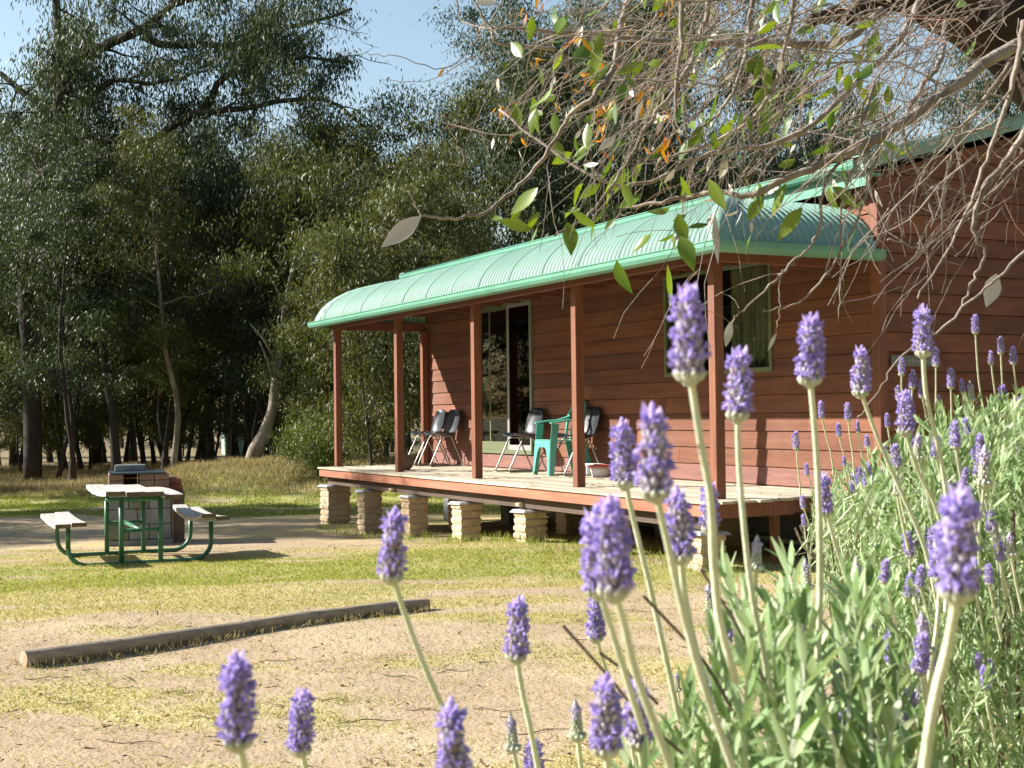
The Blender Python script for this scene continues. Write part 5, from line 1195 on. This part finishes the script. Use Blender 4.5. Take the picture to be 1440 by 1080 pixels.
def sprigs(plant, tips, base_dir, L_, nl, ll, lw, m, name='foliage', stemm=None, r=.0016):
    O = np.array(plant.location); Ps = []; Ds = []; Ls = []; Ws = []; mb = MB(); TV = []
    for tp, bd in zip(tips, base_dir):
        L1 = L_*rng.uniform(.7, 1.3); a_ = tp-O; b_ = a_-bd*L1; mid = (a_+b_)/2+rng.normal(0, L1*.06, 3); mb.tube([b_, mid, a_], [r*1.4, r, r*.7], 4, caps=False)
        u = unit(np.cross(bd, rng.normal(size=3))[None])[0]; v = np.cross(bd, u)
        for k in range(nl):
            t = k/(nl-1); c = b_+(a_-b_)*t if t < .5 else mid+(a_-mid)*(t-.5)*2; an = math.pi/2*(k % 2)+.3*t
            for s_ in (1, -1):
                out = s_*(math.cos(an)*u+math.sin(an)*v); open_ = .95-.65*t+rng.normal(0, .15); D = out*open_+bd*1.0; Ps.append(c); Ds.append(D); Ls.append(ll*rng.uniform(.7, 1.25)*(1-.35*max(0, t-.7)/.3)); Ws.append(lw*rng.uniform(.8, 1.2)); TV.append(bd-out*.5)
    V, Fq, k = blades(np.array(Ps), unit(np.array(Ds)), unit(np.array(TV)), np.array(Ls), np.array(Ws), curl=rng.normal(-.05, .18, len(Ps)), fold=.14, prof=np.array([.45, .85, 1., .8, .25]))
    npmesh(name, V, Fq, m, plant, rndv=np.repeat(rng.random(len(Ps)), k), smooth=True); mb.build('green_stems', LAVS, plant)
def inpoly(x, y, poly):
    c = False; n = len(poly)
    for i in range(n):
        x1, y1 = poly[i]; x2, y2 = poly[i-1]
        if (y1 > y) != (y2 > y) and x < (x2-x1)*(y-y1)/(y2-y1)+x1: c = not c
    return c
def sample(poly, n, d0, d1):
    xs = [p[0] for p in poly]; ys = [p[1] for p in poly]; out = []
    while len(out) < n:
        x, y = rng.uniform(min(xs), max(xs)), rng.uniform(min(ys), max(ys))
        if inpoly(x, y, poly): out.append((x, y, d0+(d1-d0)*rng.random()))
    return out
def updirs(n, spread=.4, bias=(0, 0)): return unit(np.stack([rng.normal(bias[0], spread, n), rng.normal(bias[1], spread, n), np.ones(n)], 1))
def woody(plant, pts, n, r=.006):
    O = np.array(plant.location); mb = MB()
    for k in range(n):
        t = pts[rng.integers(0, len(pts))]-O; b = rng.normal(0, .05, 3); b[2] = -.02; m_ = b*.4+t*.6; m_[2] = t[2]*.45
        mb.tube(smooth([b, m_, t-np.array([0, 0, .12])], 4), [r, r*.9, r*.8, r*.7, r*.6, r*.5, r*.4, r*.35, r*.3][:9], 5, caps=False)
    mb.build('woody_stems', LAVW, plant, smooth=True)
def groundpt(l, d): p = lat(l, d); p[2] = float(gz(p[0], p[1])); return p
# front plant, in reach of the lens
pa = empty('lavender_bush', groundpt(.16, .95), 0, label='nearest lavender bush with broad pale leaves and tall purple heads close to the lens', cat='lavender', group='lavender bushes')
polyA = [(870, 1090), (900, 1030), (940, 960), (985, 905), (1040, 850), (1090, 835), (1140, 850), (1200, 850), (1250, 900), (1290, 960), (1310, 1090)]
S = sample(polyA, 62, .80, 1.15)+sample([(860, 1080), (1000, 1000), (1250, 980), (1330, 1080), (1300, 1300), (880, 1300)], 70, .75, 1.15)+sample([(1010, 790), (1110, 775), (1230, 790), (1260, 880), (1100, 900), (1000, 880)], 16, .9, 1.15)
tips = np.array([at(*s) for s in S]); sprigs(pa, tips, updirs(len(S), .28), .085, 7, .036, .0062, LAVL); woody(pa, tips, 26)
SA = [  # (top, bottom, stem points, bud)
 ((966, 396), (970, 528), [(985, 620), (999, 700), (1004, 790), (1012, 870), (1035, 960)], 0),
 ((1040, 484), (1037, 585), [(1041, 680), (1055, 820), (1070, 900), (1085, 980)], 0),
 ((1140, 438), (1139, 535), [(1147, 620), (1152, 720), (1153, 830), (1150, 930)], 0),
 ((1212, 484), (1210, 553), [(1232, 610), (1262, 680), (1300, 770), (1320, 860)], 0),
 ((1298, 426), (1298, 497), [(1303, 560), (1322, 640), (1335, 740), (1330, 860)], 0),
 ((1274, 546), (1272, 608), [(1290, 660), (1318, 720), (1335, 800)], 0),
 ((1352, 676), (1346, 835), [(1335, 900), (1315, 980), (1298, 1090)], 0),
 ((1322, 740), (1322, 815), [(1318, 880), (1305, 960), (1290, 1040)], 0),
 ((917, 563), (921, 694), [(938, 760), (958, 850), (985, 950), (1030, 1080)], 0),
 ((874, 586), (879, 680), [(893, 740), (915, 830), (935, 920), (955, 1010)], 0),
 ((857, 692), (863, 833), [(878, 880), (895, 950), (925, 1030), (950, 1100)], 0),
 ((835, 712), (842, 832), [(858, 880), (880, 950), (905, 1030)], 0),
 ((951, 682), (958, 784), [(962, 830), (975, 900), (1000, 990)], 0),
 ((556, 711), (551, 812), [(568, 860), (592, 925), (622, 995), (660, 1075), (700, 1150)], 0),
 ((331, 912), (335, 1045), [(345, 1085), (360, 1150)], 0), ((426, 966), (423, 1056), [(431, 1085), (445, 1150)], 0),
 ((730, 836), (726, 925), [(734, 970), (748, 1035), (760, 1100)], 0), ((838, 832), (838, 898), [(850, 935), (868, 985), (885, 1050)], 0),
 ((633, 981), (640, 1105), [(655, 1140), (670, 1200)], 0), ((718, 1003), (721, 1052), [(727, 1080), (735, 1120)], 1), ((750, 1036), (753, 1110), [(758, 1140), (765, 1180)], 0),
 ((809, 983), (812, 1035), [(818, 1085), (824, 1130)], 1), ((852, 946), (852, 1056), [(856, 1090), (864, 1150)], 0), ((894, 946), (899, 1046), [(905, 1090), (910, 1150)], 0),
 ((886, 980), (886, 1030), [(893, 1080), (905, 1150)], 0),
 ((998, 676), (998, 745), [(1001, 800), (1010, 880), (1030, 960)], 0), ((1157, 662), (1162, 722), [(1176, 770), (1195, 830), (1215, 900)], 0),
 ((1065, 752), (1063, 798), [(1062, 850), (1065, 900)], 1), ((1203, 786), (1203, 838), [(1205, 900), (1203, 980)], 1), ((1176, 986), (1180, 1075), [(1184, 1110), (1190, 1160)], 0),
 ((1193, 982), (1195, 1022), [(1196, 1070), (1200, 1120)], 1), ((1252, 881), (1256, 935), [(1256, 990), (1258, 1040)], 0), ((1275, 908), (1277, 946), [(1286, 980), (1290, 1040)], 0),
 ((1290, 972), (1289, 1010), [(1290, 1060), (1285, 1110)], 1), ((1244, 1058), (1244, 1100), [(1245, 1130), (1245, 1160)], 1), ((1132, 785), (1134, 826), [(1140, 880), (1150, 930)], 1),
 ((996, 822), (998, 858), [(1008, 900), (1020, 960)], 1), ((1002, 885), (1005, 925), [(1012, 970), (1020, 1020)], 1), ((935, 1012), (937, 1050), [(942, 1080), (950, 1120)], 1), ((963, 1008), (965, 1040), [(968, 1070), (975, 1120)], 1), ((952, 945), (953, 970), [(958, 1000), (965, 1040)], 1)]
for i, (a_, b_, st, bd) in enumerate(SA): flower(pa, a_, b_, st, L_=.045 if not bd else .030, bud=bool(bd), seed=i)
mb = MB(); O = np.array(pa.location)      # bare dead stems crossing
for P in ([(792, 880), (850, 945), (905, 1010), (960, 1060)], [(905, 838), (940, 875), (990, 930), (1030, 1000)], [(843, 918), (880, 945), (925, 990)], [(985, 800), (1030, 870), (1075, 960), (1100, 1040)]):
    mb.tube(smooth([at(x, y, .85)-O for x, y in P], 4), .0011, 5, caps=False)
mb.build('dead_stems', LAVW, pa)
# plant behind on the right
pb = empty('lavender_bush', groundpt(.72, 2.05), 0, label='big bushy lavender filling the lower right before the end wall', cat='lavender', group='lavender bushes')
polyB = [(1215, 660), (1250, 610), (1290, 590), (1340, 565), (1400, 550), (1480, 555), (1480, 1120), (1270, 1120), (1240, 950), (1215, 850)]
S = sample(polyB, 760, 1.55, 2.5)+sample([(1200, 1000), (1500, 900), (1600, 1500), (1250, 1500)], 120, 1.4, 2.4)
tips = np.array([at(*s) for s in S]); sprigs(pb, tips, updirs(len(S), .45), .10, 9, .027, .0052, LAVL, r=.0009); woody(pb, tips, 60, .007)
SB = [(1268, 500, 527), (1316, 486, 514), (1371, 441, 468), (1407, 472, 497), (1424, 486, 511), (1393, 492, 512), (1337, 516, 545), (1352, 532, 552), (1364, 535, 562), (1284, 519, 545), (1262, 541, 562), (1295, 532, 558), (1409, 540, 575), (1434, 557, 582), (1320, 555, 570), (1362, 625, 652), (1400, 560, 590),
      (1385, 628, 680), (1362, 655, 690), (1382, 692, 730), (1436, 600, 640), (1303, 662, 700), (1341, 625, 655), (1430, 672, 700), (1410, 690, 712), (1345, 760, 790), (1235, 742, 785), (1243, 692, 718), (1390, 805, 830), (1282, 790, 812), (1428, 755, 778), (1330, 860, 885), (1247, 580, 600), (1256, 803, 825), (1263, 730, 750), (1420, 830, 850)]
for i, (x, y0, y1) in enumerate(SB):
    h = y1-y0; d = min(2.6, max(1.3, .042*F/h)); lean = rnd.uniform(-.12, .3)
    flower(pb, (x, y0), (x+lean*h*.3, y1), [(x+lean*30, y1+30), (x+lean*70, y1+70), (x+lean*110+5, y1+120)], L_=.042, depth=d, seed=i+3, sr=.0015, bud=(i % 9 == 8))
for i in range(58):
    x = rnd.uniform(1215, 1438); y0 = rnd.uniform(575+max(0, 1290-x)*.9, 960); d = rnd.uniform(1.42, 1.66) if i % 3 else rnd.uniform(1.8, 2.2); h = .027*F/d*rnd.uniform(.75, 1.2)
    flower(pb, (x, y0), (x+rnd.uniform(-.15, .2)*h, y0+h), [(x+8, y0+h+35), (x+18, y0+h+80)], depth=d, seed=i, sr=.0014, bud=(i % 4 == 3))
for i in range(14):
    x = rnd.uniform(960, 1300); y0 = rnd.uniform(850, 1020); d = rnd.uniform(.95, 1.25); h = .030*F/d
    flower(pa, (x, y0), (x+rnd.uniform(-.15, .2)*h, y0+h), [(x+6, y0+h+45), (x+14, y0+h+100)], depth=d, seed=i, sr=.0015, bud=(i % 2 == 1))
# low plant toward the deck
pc_ = empty('lavender_bush', groundpt(1.22, 4.4), 0, label='smaller lavender bush growing against the end of the deck', cat='lavender', group='lavender bushes')
polyC = [(1135, 690), (1160, 670), (1190, 650), (1225, 655), (1255, 640), (1290, 680), (1290, 900), (1230, 880), (1190, 850), (1160, 800), (1145, 740)]
S = sample(polyC, 420, 3.6, 4.9); tips = np.array([at(*s) for s in S]); sprigs(pc_, tips, updirs(len(S), .4), .13, 7, .034, .0055, LAVL); woody(pc_, tips, 40, .008)
SC_ = [(1154, 562, 587), (1191, 565, 590), (1118, 605, 631), (1178, 593, 613), (1128, 695, 715), (1207, 655, 682), (1229, 652, 678), (1186, 640, 655), (1197, 676, 695), (1150, 655, 672), (1133, 650, 668), (1169, 690, 705), (1218, 610, 630), (1205, 590, 608), (1129, 722, 740), (1198, 665, 685), (1241, 655, 672)]
for i, (x, y0, y1) in enumerate(SC_):
    h = y1-y0; lean = rnd.uniform(-.05, .35)
    flower(pc_, (x, y0), (x+2, y1), [(x+4+lean*20, y1+22), (x+8+lean*45, y1+50), (x+10+lean*60, y1+80)], depth=3.6+rnd.random()*.6, seed=i+11, sr=.0022)
mb = MB(); O = np.array(pc_.location)
for P in ([(1118, 742), (1128, 765), (1142, 782), (1165, 800)], [(1125, 738), (1133, 760), (1140, 780)], [(1140, 752), (1141, 770), (1146, 785)], [(1155, 760), (1157, 790), (1165, 810)]): mb.tube(smooth([at(x, y, 3.9)-O for x, y in P], 4), .004, 5, caps=False)
mb.build('dead_stems', TWIG, pc_)
# lavender plant whose few heads stand before the yard at the low left
